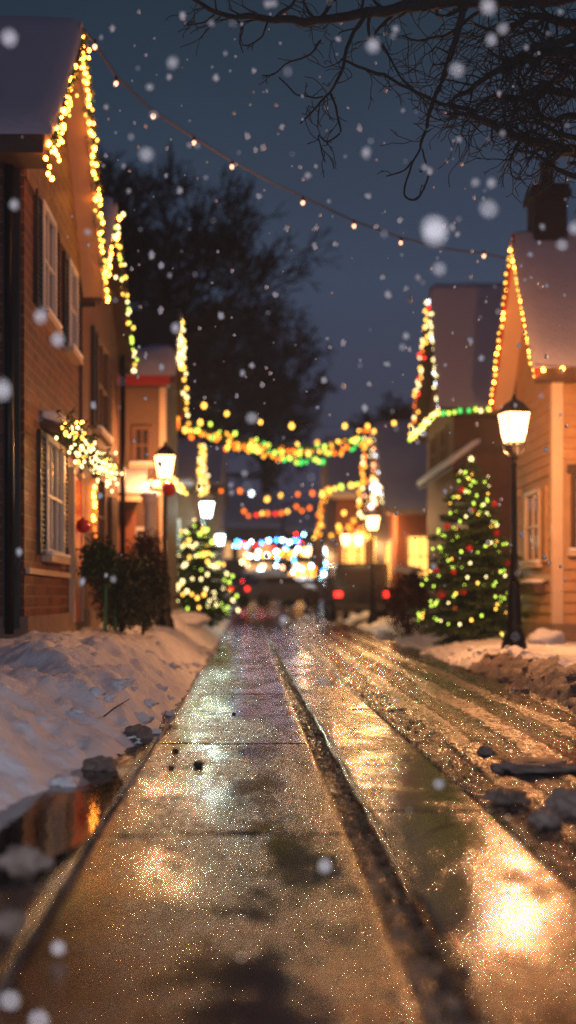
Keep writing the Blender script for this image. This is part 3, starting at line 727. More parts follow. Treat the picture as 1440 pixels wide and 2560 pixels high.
# strings over the street
def over(label, pix, n, kinds, r, Ya, Yb, jit=.0, drop=.05, green=0.0, name='light_string', bl=None, cr=.008, far=False):
    m = len(pix); pts = [W(p[0], p[1], lerp(Ya, Yb, (p[0]-pix[0][0])/(pix[-1][0]-pix[0][0]))) for p in pix]
    if bl is None: return light_string(label, 'strings hung over the street', pts, n, kinds, r, jit, drop, far, cr, name, green, 'string lights')
    root = thing(name, label, 'string lights', pts[0], 'strings hung over the street')
    MB().tube(pts, cr, 6).build('cable', M['cable'], root)
    bp = [W(p[0], p[1], lerp(Ya, Yb, (p[0]-pix[0][0])/(pix[-1][0]-pix[0][0]))) for p in bl]
    for q in bp: MB().tube([q+Vector((0, 0, .085)), q+Vector((0, 0, .045)), q+Vector((0, 0, .02))], [.012, .02, .02], 8).build('socket', M['black'], root)
    bulbs(root, bp, kinds, r); return root
over('long single string with spaced rosy bulbs from the brick gable to the clapboard gable',
     [(210, 75), (237, 108), (290, 190), (383, 278), (485, 345), (580, 403), (690, 462), (757, 492), (885, 553), (1002, 594), (1115, 622), (1210, 634), (1278, 648)], 0, 'rose', .022, 13.5, 19.0,
     bl=[(237, 117), (290, 209), (383, 291), (485, 357), (580, 417), (757, 507), (885, 565), (1002, 607), (1210, 640)], cr=.012)
over('thin upper string of spaced yellow bulbs', [(440, 985), (510, 1012), (565, 1034), (650, 1053), (730, 1063), (790, 1066), (862, 1064), (925, 1060), (1030, 1045)], 0, 'yellow', .05, 25.5, 30.5,
     bl=[(461, 994), (510, 1014), (567, 1034), (651, 1055), (729, 1065), (862, 1065), (919, 1065), (935, 1078), (985, 1058)])
over('thick garland of orange and green lights sagging over the street', [(425, 1050), (470, 1062), (520, 1078), (580, 1096), (640, 1108), (700, 1120), (760, 1124), (820, 1118), (870, 1100), (920, 1078)], 98,
     ['orange', 'orange', 'gold', 'gold', 'gold', 'lime', 'yellow', 'green'], .046, 26, 30, .09, .05, .1, 'lit_garland')
over('lower strand of green and gold lights under the thick garland', [(520, 1090), (580, 1110), (640, 1122), (700, 1140), (740, 1146), (790, 1142), (850, 1128), (925, 1095)], 40, ['gold', 'green', 'green', 'lime', 'orange'], .046, 27, 30, .06, .05, .08, 'lit_garland')
over('short string with two orange bulbs at the left end', [(380, 1035), (425, 1050)], 4, ['orange', 'yellow'], .05, 24, 26, .05)
over('vertical strand of orange and pale lights hanging right of the garland', [(905, 1085), (912, 1110), (909, 1150), (903, 1195), (900, 1240), (902, 1285)], 30, ['orange', 'gold', 'pale', 'gold'], .045, 30, 30.01, .04)
over('short vertical loop of pale lights above the shop lamp', [(935, 1195), (940, 1220), (934, 1265)], 16, ['pale', 'white', 'rose'], .055, 31, 31.1, .05)
over('drooping strand of gold lights toward the shop corner', [(800, 1240), (830, 1222), (860, 1206), (895, 1204), (935, 1190)], 12, ['yellow', 'orange', 'lime'], .06, 34, 34.5, .05)
over('long sparse strand with orange bulbs beyond the left lamps', [(500, 1205), (545, 1222), (596, 1232), (650, 1240), (730, 1240), (800, 1228)], 8, ['orange', 'yellow', 'white'], .07, 40, 42, .06)
over('far strand of red and orange lights low over the road', [(600, 1275), (635, 1284), (665, 1280), (740, 1272), (780, 1262)], 11, ['orange', 'orange', 'red', 'yellow'], .09, 55, 58, .08, far=False)
over('far strand of blue and white lights', [(580, 1352), (620, 1362), (670, 1364), (720, 1352), (765, 1345)], 24, ['blue', 'blue', 'cyan', 'blue', 'red', 'white'], .08, 76, 80, .22, far=True)
over('far strand of gold lights above the parked cars', [(605, 1392), (640, 1386), (690, 1384), (740, 1382), (765, 1378)], 26, ['gold', 'pale', 'orange', 'gold', 'white'], .085, 70, 74, .15, far=True)
over('far strand of cool lights near the street end', [(740, 1412), (770, 1418), (800, 1432), (828, 1440)], 9, ['white', 'cyan', 'blue', 'orange'], .08, 66, 70, .30, far=True)
over('scattered warm lights over the shop porch', [(835, 1330), (870, 1310), (905, 1325), (940, 1335), (985, 1330)], 24, ['gold', 'yellow', 'orange', 'gold'], .085, 44, 45, .16)
over('white lights stacked under the far white lamp', [(815, 1390), (818, 1410), (820, 1440), (822, 1475)], 8, ['white', 'cyan', 'white'], .09, 60, 60.1, .05, far=True)
over('scattered warm lights on the shop fronts at the street end', [(600, 1415), (640, 1425), (690, 1420), (740, 1428), (790, 1450)], 18, ['gold', 'pale', 'white', 'rose', 'cyan'], .085, 84, 88, .3, far=True)
# yellow column on the left and leaning garland pole on the right
def lit_pole(label, pts, n, kinds, r, green=.1, pr=.05):
    root = thing('garland_pole', label, 'garland pole', (pts[0][0], pts[0][1], 0.3+rise(pts[0][1])))
    b = Vector((pts[0][0], pts[0][1], .1)); MB().tube([b]+[Vector(p) for p in pts], [pr]*(len(pts)+1), 8).build('pole', M['darkwood'], root, True)
    mb = MB()
    for q in along(pts, n*5, .05):
        d = Vector((random.gauss(0, 1), random.gauss(0, 1), random.gauss(0, 1))).normalized()*.12; w = d.cross(Vector((.3, .5, .8))).normalized()*.014
        mb.add([q-w, q+w, q+d], [(0, 1, 2)])
    mb.build('greenery', M['needle'], root)
    bulbs(root, along(pts, n, .06), kinds, r); return root
lit_pole('leaning pole wrapped in gold lights near the far end of the street', [W(794, 1350, 38), W(798, 1300, 38), W(806, 1262, 38), W(820, 1222, 38)], 36, ['gold', 'gold', 'yellow', 'orange'], .045)
light_string('column of pale yellow lights above the greenish lamp', 'lights on the lamp posts', [W(503, 1115, 31), W(502, 1160, 31), W(504, 1205, 31), W(508, 1262, 31)], 46, ['yellow', 'pale'], .042, .05, 0, name='lit_garland', green=.08, cat='garland')
light_string('slanting strand of pale lights right of the red ball', 'lights on the lamp posts', [W(425, 1190, 20.5), W(445, 1215, 20.6), W(463, 1235, 20.7)], 18, ['pale', 'lime', 'yellow'], .032, .02, 0, name='lit_garland', cat='garland')
light_string('small arc of pale lights on top of the white column', 'lights on the lamp posts', [W(362, 1218, 20.5), W(375, 1206, 20.5), W(388, 1216, 20.5), W(402, 1206, 20.5)], 11, ['pale', 'yellow', 'white'], .032, .02, 0, name='lit_garland', cat='garland')
def bauble(p, r, label, mat='clayred', group='red balls'):
    o = MB().ball((0, 0, 0), r, 18, 12).add([], []); o.lathe([(r*.18, r*.95), (r*.18, r*1.12)], (0, 0, 0), 8)
    o = o.build('bauble', M[mat], None, True); o.location = p; return tag(o, label, 'bauble', group)
bauble(W(422, 1222, 20.4), .13, 'large red ball hanging under the left street lamp', group='red balls on the street')
light_string('string of tiny lights beside the red door of the brick house', 'lights along the eaves', [(-1.98, 15.5, 2.35), (-1.98, 15.5, 1.5)], 14, ['orange', 'warm'], .02, .01, 0)
bauble(Vector((-2.0, 14.6, 1.78)), .09, 'red ball on the door frame of the brick house', group='red balls on the street')

# ------------------------------------------------------------------ evergreens
def needles(mb, p, d, L, w, n, droop=.0):
    d = d.normalized(); a = d.cross(Vector((0, 0, 1)));
    if a.length < .1: a = Vector((1, 0, 0))
    a.normalize(); b = d.cross(a)
    for i in range(n):
        t = i/n; q = p+d*(L*t); th = random.uniform(0, 6.28)
        r = (a*math.cos(th)+b*math.sin(th)); e = (r*1.0+d*.9).normalized()*w*random.uniform(.6, 1.2)*(1-.45*t)
        s_ = e.cross(d).normalized()*w*.10
        mb.add([q-s_, q+s_, q+e], [(0, 1, 2)])
def spruce(label, x, y, z, Ht, Rd, kinds, nb, r, seed, star=None, tiers=24, stuffn=40):
    random.seed(seed)
    root = thing('spruce_tree', label, 'Christmas tree', (x, y, z), 'lit spruces')
    MB().tube([(x, y, z-.2), (x, y, z+Ht*.5), (x, y, z+Ht)], [.07, .05, .01], 8).build('trunk', M['bark'], root)
    mb = MB(); tips = []
    for i in range(tiers):
        t = i/(tiers-1); zz = z+.18+(Ht-.2)*t; rr = Rd*(1-t)**.58*(1-.12*math.cos(i*2.2))+.05
        if t < .06: rr *= .8
        k = max(5, int(17*(1-t)+4))
        for j in range(k):
            th = 2*math.pi*(j+random.random()*.8)/k+i*.7; L = rr*random.uniform(.58, 1.30)
            d = Vector((math.cos(th), math.sin(th), -.22+.35*t+random.uniform(-.15, .2)))
            p = Vector((x, y, zz)); 
            needles(mb, p+d*L*.12, d, L*.9, .12, int(26+60*L))
            for b in (.35, .6, .8):
                for s_ in (-1, 1):
                    d2 = (d+Vector((-d.y, d.x, 0))*s_*.9).normalized(); needles(mb, p+d*L*b, d2, L*.38*(1.3-b), .10, int(8+34*L))
            tips.append((p+d.normalized()*L, t, th))
    mb.build('crown', M['needle'], root)
    # lights draped in loops
    lp = []
    turns = 7
    for i in range(nb+stuffn):
        u = (i+.5)/(nb+stuffn); t = 1-(1-u)**.55 if False else u**1.25
        th = u*turns*2*math.pi+seed; rr = (Rd*(1-t)**.58+.05)*random.uniform(.78, 1.12)*(.92+.14*math.sin(th*3))
        lp.append(Vector((x+math.cos(th)*rr, y+math.sin(th)*rr, z+.22+(Ht-.3)*t+.14*math.sin(th*2.3)+random.gauss(0, .06))))
    random.shuffle(lp)
    lp.sort(key=lambda q: q.y > y+.12*Rd)
    ls = thing('light_string', 'lights wound round the '+label.split(',')[0], 'string lights', (x, y, z), 'lights wound on the spruces')
    bulbs(ls, lp, kinds, r)
    if star:
        s_ = MB(); P = []
        for k in range(10):
            a = math.pi/2+k*math.pi/5; q = .055 if k % 2 == 0 else .024; P.append((x+math.cos(a)*q, z+Ht+.09+math.sin(a)*q))
        s_.prism(P, 'y', y-.01, y+.01); s_.build('star', BM['pale'], root)
    random.seed(seed+1)
    return root
tx, ty = 3.72, 20.0
tz = right_z(tx, ty)
spruce('lit spruce with red balls, standing beside the tall right lamp', tx, ty, tz-.03, 2.95, .84, ['lime', 'yellow', 'lime', 'pale'], 98, .019, 5, True, stuffn=110)
for i, (px, py, lab) in enumerate([(1155, 1225, 'upper red ball on the left side of the right spruce'), (1236, 1260, 'dim red ball high on the right side of the spruce'), (1118, 1317, 'red ball low left of the spruce middle'),
     (1174, 1372, 'red ball in the middle of the right spruce'), (1268, 1405, 'red ball next to the lamp pole'), (1134, 1430, 'bright red ball in the lower left of the spruce'), (1090, 1425, 'red ball at the outer left tips of the spruce'),
     (1103, 1487, 'biggest red ball low on the left of the spruce'), (1158, 1480, 'small red ball low in the middle of the spruce'), (1240, 1333, 'red ball half hidden right of the spruce middle')]):
    p = W(px, py, 19.5); zz = (p.z-tz)/2.95; rr = .86*(1-max(0, min(.97, zz)))**.58+.03; dx = p.x-tx; dy = math.sqrt(max(0, rr*rr-dx*dx)) if abs(dx) < rr else 0
    bauble(W(px, py, ty-dy), .052 if 'biggest' not in lab else .07, lab, group='red balls on the right spruce')
for px, py, lab in [(1181, 1275, 'copper ball high in the right spruce'), (1137, 1522, 'copper ball at the bottom of the right spruce')]:
    bauble(W(px, py, 19.55), .045, lab, 'goldball', 'copper balls')
lx_, ly_ = -1.17, 27.5
lz_ = left_z(lx_, ly_)
spruce('round lit spruce on the left covered in pale lights', lx_, ly_, lz_+.0, 2.25, .88, ['lime', 'pale', 'yellow', 'pale', 'pale'], 98, .036, 9, None, 16, 60)

def bush(label, x, y, z, r, h, mat, name='round_bush', n=420, snow=None, leaf=.05):
    root = thing(name, label, 'bush', (x, y, z), 'clipped bushes')
    st = MB()
    for k in range(6): st.tube([(x, y, z-.1), (x+random.gauss(0, r*.3), y+random.gauss(0, r*.3), z+h*.6)], [.02, .008], 5)
    st.build('stems', M['bark'], root)
    mb = MB()
    for i in range(n):
        v = Vector((random.gauss(0, 1), random.gauss(0, 1), random.gauss(0, 1))).normalized(); q = random.uniform(.6, 1.04)*(1+.16*noise.noise(v*2+Vector((x, y, 0))))
        p = Vector((x+v.x*r*q, y+v.y*r*q, z+h/2+v.z*h/2*q))
        for k in range(7):
            d = Vector((random.gauss(0, 1), random.gauss(0, 1), random.gauss(0, 1))).normalized()*leaf*random.uniform(.7, 1.5); w = d.cross(Vector((.3, .5, .8))).normalized()*leaf*.28
            pp = p+Vector((random.gauss(0, leaf), random.gauss(0, leaf), random.gauss(0, leaf)))
            mb.add([pp-w, pp+d*.5-w*1.2, pp+d, pp+d*.5+w*1.2, pp+w], [(0, 1, 2, 3, 4)])
    mb.build('foliage', M[mat], root)
    if snow: MB().ball((x, y, z+h*.98), r*.7, 16, 8, (1, 1, .22), .5, x).build('snow_cap', M['snow'], root, True)
    return root
bush('dark evergreen bush by the brick house corner', -1.62, 15.4, .48, .30, .95, 'yew')
bush('upright dark bush right of the green posts', -1.42, 16.2, .5, .30, 1.0, 'yew')
bush('russet leaved bush before the tan house', -1.66, 19.5, .75, .33, 1.2, 'russet')
bush('big dark russet bush left of the right spruce', 3.35, 25.0, right_z(3.35, 25)-.05, .47, 1.45, 'russet', n=600, snow=True)
bush('dark hanging shrub by the doorway of the brick house', -1.85, 14.9, 1.05, .20, .55, 'needle', n=200)
# green garden rails + snow covered bench + mounds
gr = thing('garden_rail', 'green painted rail posts by the brick house step', 'rail', (-1.75, 15.1, .5))
for k in range(3): MB().lathe([(.02, 0), (.02, .75), (.03, .78), (.0, .82)], (-1.78+.09*k, 15.0+.25*k, .48), 8).build('post', M['greenpaint'], gr, True)
MB().tube([(-1.78, 15.0, 1.22), (-1.60, 15.5, 1.22)], .015, 6).build('rail', M['greenpaint'], gr)
bn = thing('garden_bench', 'low garden bench buried under rounded snow on the left', 'bench', (-1.75, 18.9, .5))
for k in (-1, 1): box('leg', M['darkwood'], bn, -1.75+k*.19-.03, -1.75+k*.19+.03, 18.75, 19.05, .45, .72)
box('seat', M['darkwood'], bn, -2.0, -1.5, 18.7, 19.1, .72, .77)
MB().ball((-1.75, 18.9, .80), .31, 18, 10, (1, .8, .38), .25, 4).build('snow_cushion', M['snow'], bn, True)
for x, y, r, sq, lab in [(1.0, 0, 0, 0, None), (3.02, 26.0, .24, .8, 'bluish heap of snow beside the russet bush'), (4.35, 17.5, .27, .6, 'smooth snow mound between the lamp post and the clapboard house'),
                         (-1.15, 23.6, .42, .35, 'low wide mound of snow before the left spruce')]:
    if lab is None: continue
    zz = (left_z(x, y) if x < 0 else right_z(x, y))
    tag(MB().ball((x, y, zz+r*sq*.35), r, 22, 12, (1, 1, sq), .35, x).build('snow_mound', M['snow'], None, True), lab, 'snow mound', 'snow mounds')

# ------------------------------------------------------------------ bare trees
def grow(mb, p, d, L, r, depth, spread=.55, up=.1, minr=.004, n=5, curl=.25, kids=(2, 3)):
    segs = 4 if depth > 1 else 3; pts = [p.copy()]; rad = [r]; q = p.copy(); dd = d.copy()
    for i in range(segs):
        dd = (dd+Vector((random.gauss(0, curl), random.gauss(0, curl), random.gauss(0, curl)+up*.5))*.5).normalized()
        q = q+dd*L/segs; pts.append(q.copy()); rad.append(max(minr, r*(1-.42*(i+1)/segs)))
    mb.tube(pts, rad, n if depth > 2 else 3, cap=False)
    if depth <= 0: return
    for k in range(random.randint(*kids)):
        i = random.choice(range(max(1, segs-2), segs+1)) if k else segs
        ax = Vector((random.gauss(0, 1), random.gauss(0, 1), random.gauss(0, 1))).normalized()
        nd = (dd+ax*spread*random.uniform(.7, 1.3)+Vector((0, 0, up))).normalized()
        grow(mb, pts[i], nd, L*random.uniform(.68, .86), max(minr, rad[i]*random.uniform(.6, .78)), depth-1, spread, up, minr, n, curl, kids)
def bare_tree(label, x, y, z, trunkL, L, r, depth, seed, mat='bark_far', minr=.012, kids=(2, 3), spread=.6, nlimbs=6, up=.08):
    random.seed(seed)
    root = thing('bare_tree', label, 'tree', (x, y, z), 'bare trees behind the houses')
    MB().tube([(x, y, z-.5), (x+.1, y, z+trunkL*.5), (x, y, z+trunkL)], [r*1.25, r, r*.8], 10).build('trunk', M[mat], root, True)
    mb = MB()
    for k in range(nlimbs):
        th = 2*math.pi*k/nlimbs+random.random(); el = random.uniform(.35, 1.3)
        d = Vector((math.cos(th)*math.cos(el), math.sin(th)*math.cos(el), math.sin(el)))
        grow(mb, Vector((x, y, z+trunkL*random.uniform(.5, 1))), d, L*random.uniform(.8, 1.1), r*.55, depth, spread, up, minr, 5, .3, kids)
    mb.build('crown', M[mat], root)
    return root
bare_tree('tall dark bare tree rising behind the left houses', -3.0, 44, .5, 12.0, 1.75, .32, 6, 21, minr=.021, kids=(2, 3), nlimbs=19, spread=.62, up=.10)
bare_tree('slender bare tree at the left edge behind the stucco house', -4.9, 43, .5, 12.5, 1.6, .22, 5, 4, minr=.02, nlimbs=15, up=.14)
bare_tree('wide dark bare tree above the far end of the street', 1.6, 112, 2.0, 20.0, 2.6, .50, 6, 33, minr=.05, kids=(2, 3), nlimbs=22, spread=.62)
bare_tree('bare tree between the left crown and the street end tree', -3.0, 100, 1.6, 17.0, 2.5, .46, 6, 17, minr=.045, nlimbs=18, spread=.62)
bare_tree('small bare tree left of the steep snowy roof', 8.6, 74, 1.0, 11.0, 1.1, .2, 6, 8, minr=.026, nlimbs=12)

# ---- the near overhanging tree (branches at about 8 m)
random.seed(11)
nt = thing('overhanging_tree', 'bare black tree whose branches hang over the upper right of the street', 'tree', (4.6, 8.1, .25))
MB().tube([(4.6, 8.1, -.1), (4.55, 8.1, 1.5), (4.4, 8.2, 3.2), (4.0, 8.3, 4.8)], [.22, .18, .15, .11], 12).build('trunk', M['bark'], nt, True)
def bpath(px, Y0, Y1, r0, r1, hairs=0, hl=.25, name='branch', down=-.2):
    n = len(px); base = [W(p[0], p[1], lerp(Y0, Y1, i/(n-1))) for i, p in enumerate(px)]; r0 *= 1.25; hairs = int(hairs*1.25)
    pts = []; 
    for i in range(n-1):      # Catmull-Rom
        a, b, c, d_ = base[max(0, i-1)], base[i], base[i+1], base[min(n-1, i+2)]
        for k in range(5):
            t = k/5; pts.append(.5*((2*b)+(c-a)*t+(2*a-5*b+4*c-d_)*t*t+(3*b-a-3*c+d_)*t**3))
    pts.append(base[-1]); m = len(pts)
    pts = [p+Vector((nz(p.x*9, p.z*9, 1), nz(p.x*9, p.z*9, 2), nz(p.x*9, p.z*9, 3)))*.018 for p in pts]
    rad = [lerp(r0, r1, i/(m-1))*(1+.18*nz(i*.9, px[0][0])) for i in range(m)]
    mb = MB().tube(pts, rad, 7)
    for k in range(hairs):
        i = random.randrange(2, m-1); d = (pts[i]-pts[i-1]).normalized()
        ax = Vector((random.gauss(0, 1), random.gauss(0, .6), random.gauss(0, 1)+down)).normalized()
        grow(mb, pts[i], (d*.6+ax).normalized(), hl*random.uniform(.5, 1.25), max(.0035, rad[i]*.45), random.choice((1, 2, 2, 3)), .75, .0, .0032, 5, .35, (1, 2))
    return mb.build(name, M['bark'], nt, True)
bpath([(1760, -330), (1600, -120), (1440, -20), (1300, 0), (1140, 2), (1010, 20), (900, 35), (760, 52), (640, 42), (560, 35), (480, -5)], 8.3, 8.0, .055, .010, 26, .22)
bpath([(1165, 10), (1150, 60), (1120, 160), (1085, 250), (1060, 330), (1052, 370)], 8.1, 8.0, .022, .008, 4, .15)
bpath([(1052, 370), (1025, 420), (1010, 470), (1020, 500), (1050, 490), (1070, 430), (1056, 372)], 8.0, 8.0, .006, .006, 2, .08)
bpath([(1030, 405), (1005, 430), (965, 440)], 8.0, 8.0, .006, .004, 1, .06)
bpath([(920, 30), (880, 90), (862, 140), (850, 190), (820, 235), (790, 270), (755, 310)], 8.1, 8.0, .013, .005, 8, .14)
bpath([(828, 230), (840, 280), (850, 330), (820, 355), (795, 340), (815, 405)], 8.0, 8.0, .007, .004, 5, .09)
bpath([(850, 145), (880, 160), (960, 190), (1060, 240), (1110, 262), (1180, 275)], 8.0, 8.2, .006, .014, 10, .16)
bpath([(805, 100), (770, 140), (720, 155), (690, 185), (655, 192)], 8.0, 8.0, .006, .004, 2, .07)
bpath([(700, 195), (735, 232), (780, 245), (810, 240)], 8.0, 8.0, .004, .006, 2, .06)
bpath([(560, 38), (602, 60), (600, 100), (607, 135)], 8.0, 8.0, .006, .004, 0)
bpath([(670, 50), (655, 90), (625, 108), (605, 112)], 8.0, 8.0, .006, .004, 2, .06)
bpath([(535, 35), (510, 58), (470, 66)], 8.0, 8.0, .006, .004, 1, .06)
bpath([(1640, 140), (1440, 130), (1330, 140), (1240, 180), (1160, 230), (1110, 265)], 8.4, 8.1, .034, .007, 26, .2)
bpath([(1700, 60), (1440, 60), (1340, 40), (1250, 80), (1190, 60)], 8.6, 8.2, .035, .008, 34, .24)
bpath([(1700, 420), (1440, 380), (1340, 355), (1260, 330), (1190, 290), (1120, 285)], 8.5, 8.1, .042, .008, 34, .2)
bpath([(1660, 230), (1440, 235), (1350, 220), (1290, 250), (1230, 240), (1160, 310)], 8.5, 8.2, .03, .006, 32, .22)
bpath([(1640, 330), (1440, 290), (1380, 300), (1320, 250), (1290, 200)], 8.6, 8.3, .025, .006, 24, .2)
bpath([(1560, 480), (1440, 440), (1390, 420), (1330, 380), (1290, 378)], 8.3, 8.2, .02, .005, 16, .14)
bpath([(1600, -60), (1420, 100), (1330, 120), (1270, 150), (1220, 120)], 8.3, 8.2, .03, .006, 30, .24)
bpath([(1000, 20), (940, 80), (960, 120), (1010, 200), (1060, 250)], 8.2, 8.2, .010, .005, 10, .16)
bpath([(800, 45), (830, 10), (860, -30)], 8.1, 8.1, .012, .006, 6, .16)
bpath([(690, 45), (730, 10), (760, -30)], 8.1, 8.1, .012, .006, 6, .16)
bpath([(1700, -20), (1500, 60), (1400, 190), (1330, 260), (1260, 290)], 8.6, 8.3, .028, .005, 40, .24)
bpath([(1700, 180), (1520, 160), (1420, 180), (1370, 90), (1300, 70)], 8.7, 8.4, .026, .005, 40, .24)
bpath([(1680, 260), (1500, 330), (1420, 340), (1350, 310), (1280, 310)], 8.6, 8.3, .026, .005, 36, .2)
bpath([(1290, 5), (1200, 30), (1130, 80), (1060, 100), (1000, 90)], 8.4, 8.3, .014, .005, 16, .2)

# ------------------------------------------------------------------ cars
def car(label, x, y, rot, paint, z, van=False, snow=True, lit='red', name='parked_car'):
    root = thing(name, label, 'car', (x, y, z)); 
    Lh, wd = (2.4, .95) if van else (2.15, .86)
    if van: prof = [(-Lh, .35), (-Lh, 1.05), (-Lh+.15, 1.85), (1.2, 1.9), (1.75, 1.2), (Lh-.1, 1.05), (Lh, .75), (Lh, .35)]
    else: prof = [(-Lh, .35), (-Lh, .95), (-1.75, 1.0), (-1.1, 1.42), (.35, 1.45), (1.05, .98), (Lh-.15, .82), (Lh, .6), (Lh, .35)]
    def mk(name, mb, mat, par, **k):
        me = mb.build(name, mat, None, **k); me.parent = par; return me
    b = MB(); n = len(prof)
    for s_, ww in ((-1, 1), (1, 1)):
        b.v += [(px_, s_*wd*(1-.16*max(0, (pz-1.0))/.9), pz) for px_, pz in prof]
    b.f += [tuple(range(n))[::-1], tuple(range(n, 2*n))]+[(i, (i+1) % n, n+(i+1) % n, n+i) for i in range(n)]
    body = mk('body', b, M[paint], root, bevel=.06)
    top = 1.75 if van else 1.36
    for s_ in (-1, 1):
        mk('side_window', MB().prism([(-1.35, 1.05), (-1.15, top), (.3, top), (.85, 1.05)], 'y', s_*(wd*.955), s_*(wd*.975)), M['glass'], root)
    mk('rear_window', MB().box(-Lh-.0, -Lh+.09, -.62, .62, 1.15, 1.65) if van else MB().add([(-1.74, -.6, 1.05), (-1.74, .6, 1.05), (-1.2, .55, 1.38), (-1.2, -.55, 1.38), (-1.70, -.6, 1.0), (-1.70, .6, 1.0), (-1.1, .55, 1.36), (-1.1, -.55, 1.36)],
       [(0, 1, 2, 3), (7, 6, 5, 4), (0, 4, 5, 1), (3, 2, 6, 7)]), M['glass'], root)
    for sx in (-1.35, 1.35):
        for s_ in (-1, 1):
            w = MB(); w.prism([(sx+.33*math.cos(a), .33+.33*math.sin(a)) for a in [k*math.pi/9 for k in range(18)]], 'y', s_*(wd-.18), s_*(wd+.02)); w = mk('wheel', w, M['rubber'], root)
            q = MB(); q.prism([(sx+.2*math.cos(a), .33+.2*math.sin(a)) for a in [k*math.pi/6 for k in range(12)]], 'y', s_*(wd+.021), s_*(wd+.035)); mk('rim', q, M['chrome'], w)
    for s_ in (-1, 1):
        mk('tail_light', MB().box(-Lh-.03, -Lh+.02, s_*(wd-.30), s_*(wd-.06), .78, .95), BM['red'] if lit == 'red' else FARM['red'], root)
        mk('headlight', MB().box(Lh-.05, Lh+.02, s_*(wd-.32), s_*(wd-.08), .58, .74), M['white'], root)
    mk('bumper', MB().box(-Lh-.06, -Lh+.05, -wd+.06, wd-.06, .38, .55), M['rubber'], root, bevel=.02)
    if snow:
        zt = 1.9 if van else 1.45
        s1 = MB().ball((-.4, 0, zt), 1, 18, 8, (1.15 if van else .9, wd*.86, .16), .2, x); s1.ball((1.6, 0, .95), 1, 14, 8, (.5, wd*.85, .12), .2, x) if not van else None
        mk('snow_cover', s1, M['snow'], root, smooth=True)
    root.rotation_euler.z = rot
    return root
car('dark van parked at the right kerb with red tail lights', 3.6, 40.0, R(90), 'carblack', .15, True, False)
car('snow covered car standing across the road end', 1.35, 56, R(35), 'cargrey', .45)
car('far car with glowing red lights left of the road middle', .35, 72, R(92), 'carblue', .95, lit='far')
car('far car with glowing red lights right beside another', 1.5, 71, R(88), 'cargrey', 1.0, lit='far')
car('far dark car half hidden behind the white lamp', 2.6, 62, R(88), 'carblack', .4)

# ------------------------------------------------------------------ falling snow
random.seed(5)
fl = MB()
def flake(p, r): fl.ball(p, r, 7, 5, (1, random.uniform(.7, 1), random.uniform(.8, 1.4)), .7, p[0]*7+p[2])
big = [(22, 94, 2.9), (932, 113, 3.3), (1220, 15, 3.0), (1257, 70, 3.6), (1228, 98, 3.6), (1143, 175, 3.0), (1188, 455, 4.2), (1228, 456, 4.0), (1222, 522, 2.7), (1086, 575, 2.1), (1098, 672, 3.2), (1405, 612, 3.6),
       (367, 387, 3.1), (431, 155, 3.6), (375, 218, 4.6), (35, 510, 3.9), (100, 790, 3.2), (143, 848, 3.2), (5, 975, 2.6), (915, 381, 4.0), (385, 288, 4.5), (630, 1045, 3.6), (1098, 1960, 3.6), (812, 2165, 3.2), (600, 2408, 3.0), (795, 2543, 3.0),
       (872, 2482, 2.8), (145, 2370, 3.0), (95, 2550, 2.4), (25, 2500, 2.4), (1432, 2440, 3.2), (740, 2250, 4.0), (710, 1550, 4.2), (218, 580, 4.6), (440, 820, 4.2), (1437, 570, 3.5)]
for px, py, Y in big: flake(W(px, py, Y), .0115)
med = [(457, 38, 5.5), (281, 72, 6), (540, 194, 5.5), (422, 192, 6), (449, 476, 5.5), (618, 340, 7), (704, 317, 7), (657, 368, 8), (899, 320, 7.5), (920, 490, 6), (940, 566, 8), (838, 610, 7), (787, 616, 7), (790, 570, 7.5), (716, 570, 8),
       (956, 692, 7), (970, 736, 5.5), (1015, 720, 6), (1131, 568, 6.5), (1000, 550, 7), (1325, 637, 6), (858, 857, 7), (553, 789, 6), (688, 736, 7), (379, 638, 6), (403, 663, 6.5), (402, 777, 7), (647, 490, 6.5), (1176, 852, 6.5),
       (1204, 895, 5.5), (967, 910, 6), (1075, 427, 6), (668, 10, 4.5), (683, 8, 4.3), (250, 1240, 6), (48, 1380, 5), (205, 1455, 5.6), (1025, 748, 8), (912, 1020, 5.5), (810, 950, 6), (655, 962, 8), (858, 965, 9), (233, 1013, 6)]
for px, py, Y in med: flake(W(px, py, Y), .0165*Y/6.5)
for i in range(330):
    px = random.uniform(220, 1430); py = random.uniform(20, 1480); Y = random.uniform(4.5, 12)
    flake(W(px, py, Y), random.uniform(.004, .014)*(.45+Y/12))
for i in range(60):
    flake(W(random.uniform(0, 1440), random.uniform(0, 2400), random.uniform(3.2, 7)), random.uniform(.003, .006))
tag(fl.build('falling_snow', M['flake'], None, True), 'white snowflakes falling through the night air', 'snowflakes', kind='stuff')

# ------------------------------------------------------------------ world, sun, camera
w = bpy.data.worlds.new('World'); sc.world = w; w.use_nodes = True
nt_ = w.node_tree; nt_.nodes.clear()
out = nt_.nodes.new('ShaderNodeOutputWorld'); bg = nt_.nodes.new('ShaderNodeBackground')
sky = nt_.nodes.new('ShaderNodeTexSky'); sky.sky_type = 'NISHITA'; sky.sun_disc = False; sky.sun_elevation = R(1.0); sky.sun_rotation = R(200); sky.air_density = 1.5; sky.dust_density = 2
hsv = nt_.nodes.new('ShaderNodeMixRGB'); hsv.blend_type = 'MIX'; hsv.inputs[0].default_value = .93
tc = nt_.nodes.new('ShaderNodeTexCoord'); nzn = nt_.nodes.new('ShaderNodeTexNoise'); nzn.inputs['Scale'].default_value = 2.2; nzn.inputs['Detail'].default_value = 3
sep = nt_.nodes.new('ShaderNodeSeparateXYZ'); cr = nt_.nodes.new('ShaderNodeValToRGB')
nt_.links.new(tc.outputs['Generated'], nzn.inputs['Vector']); nt_.links.new(tc.outputs['Generated'], sep.inputs[0])
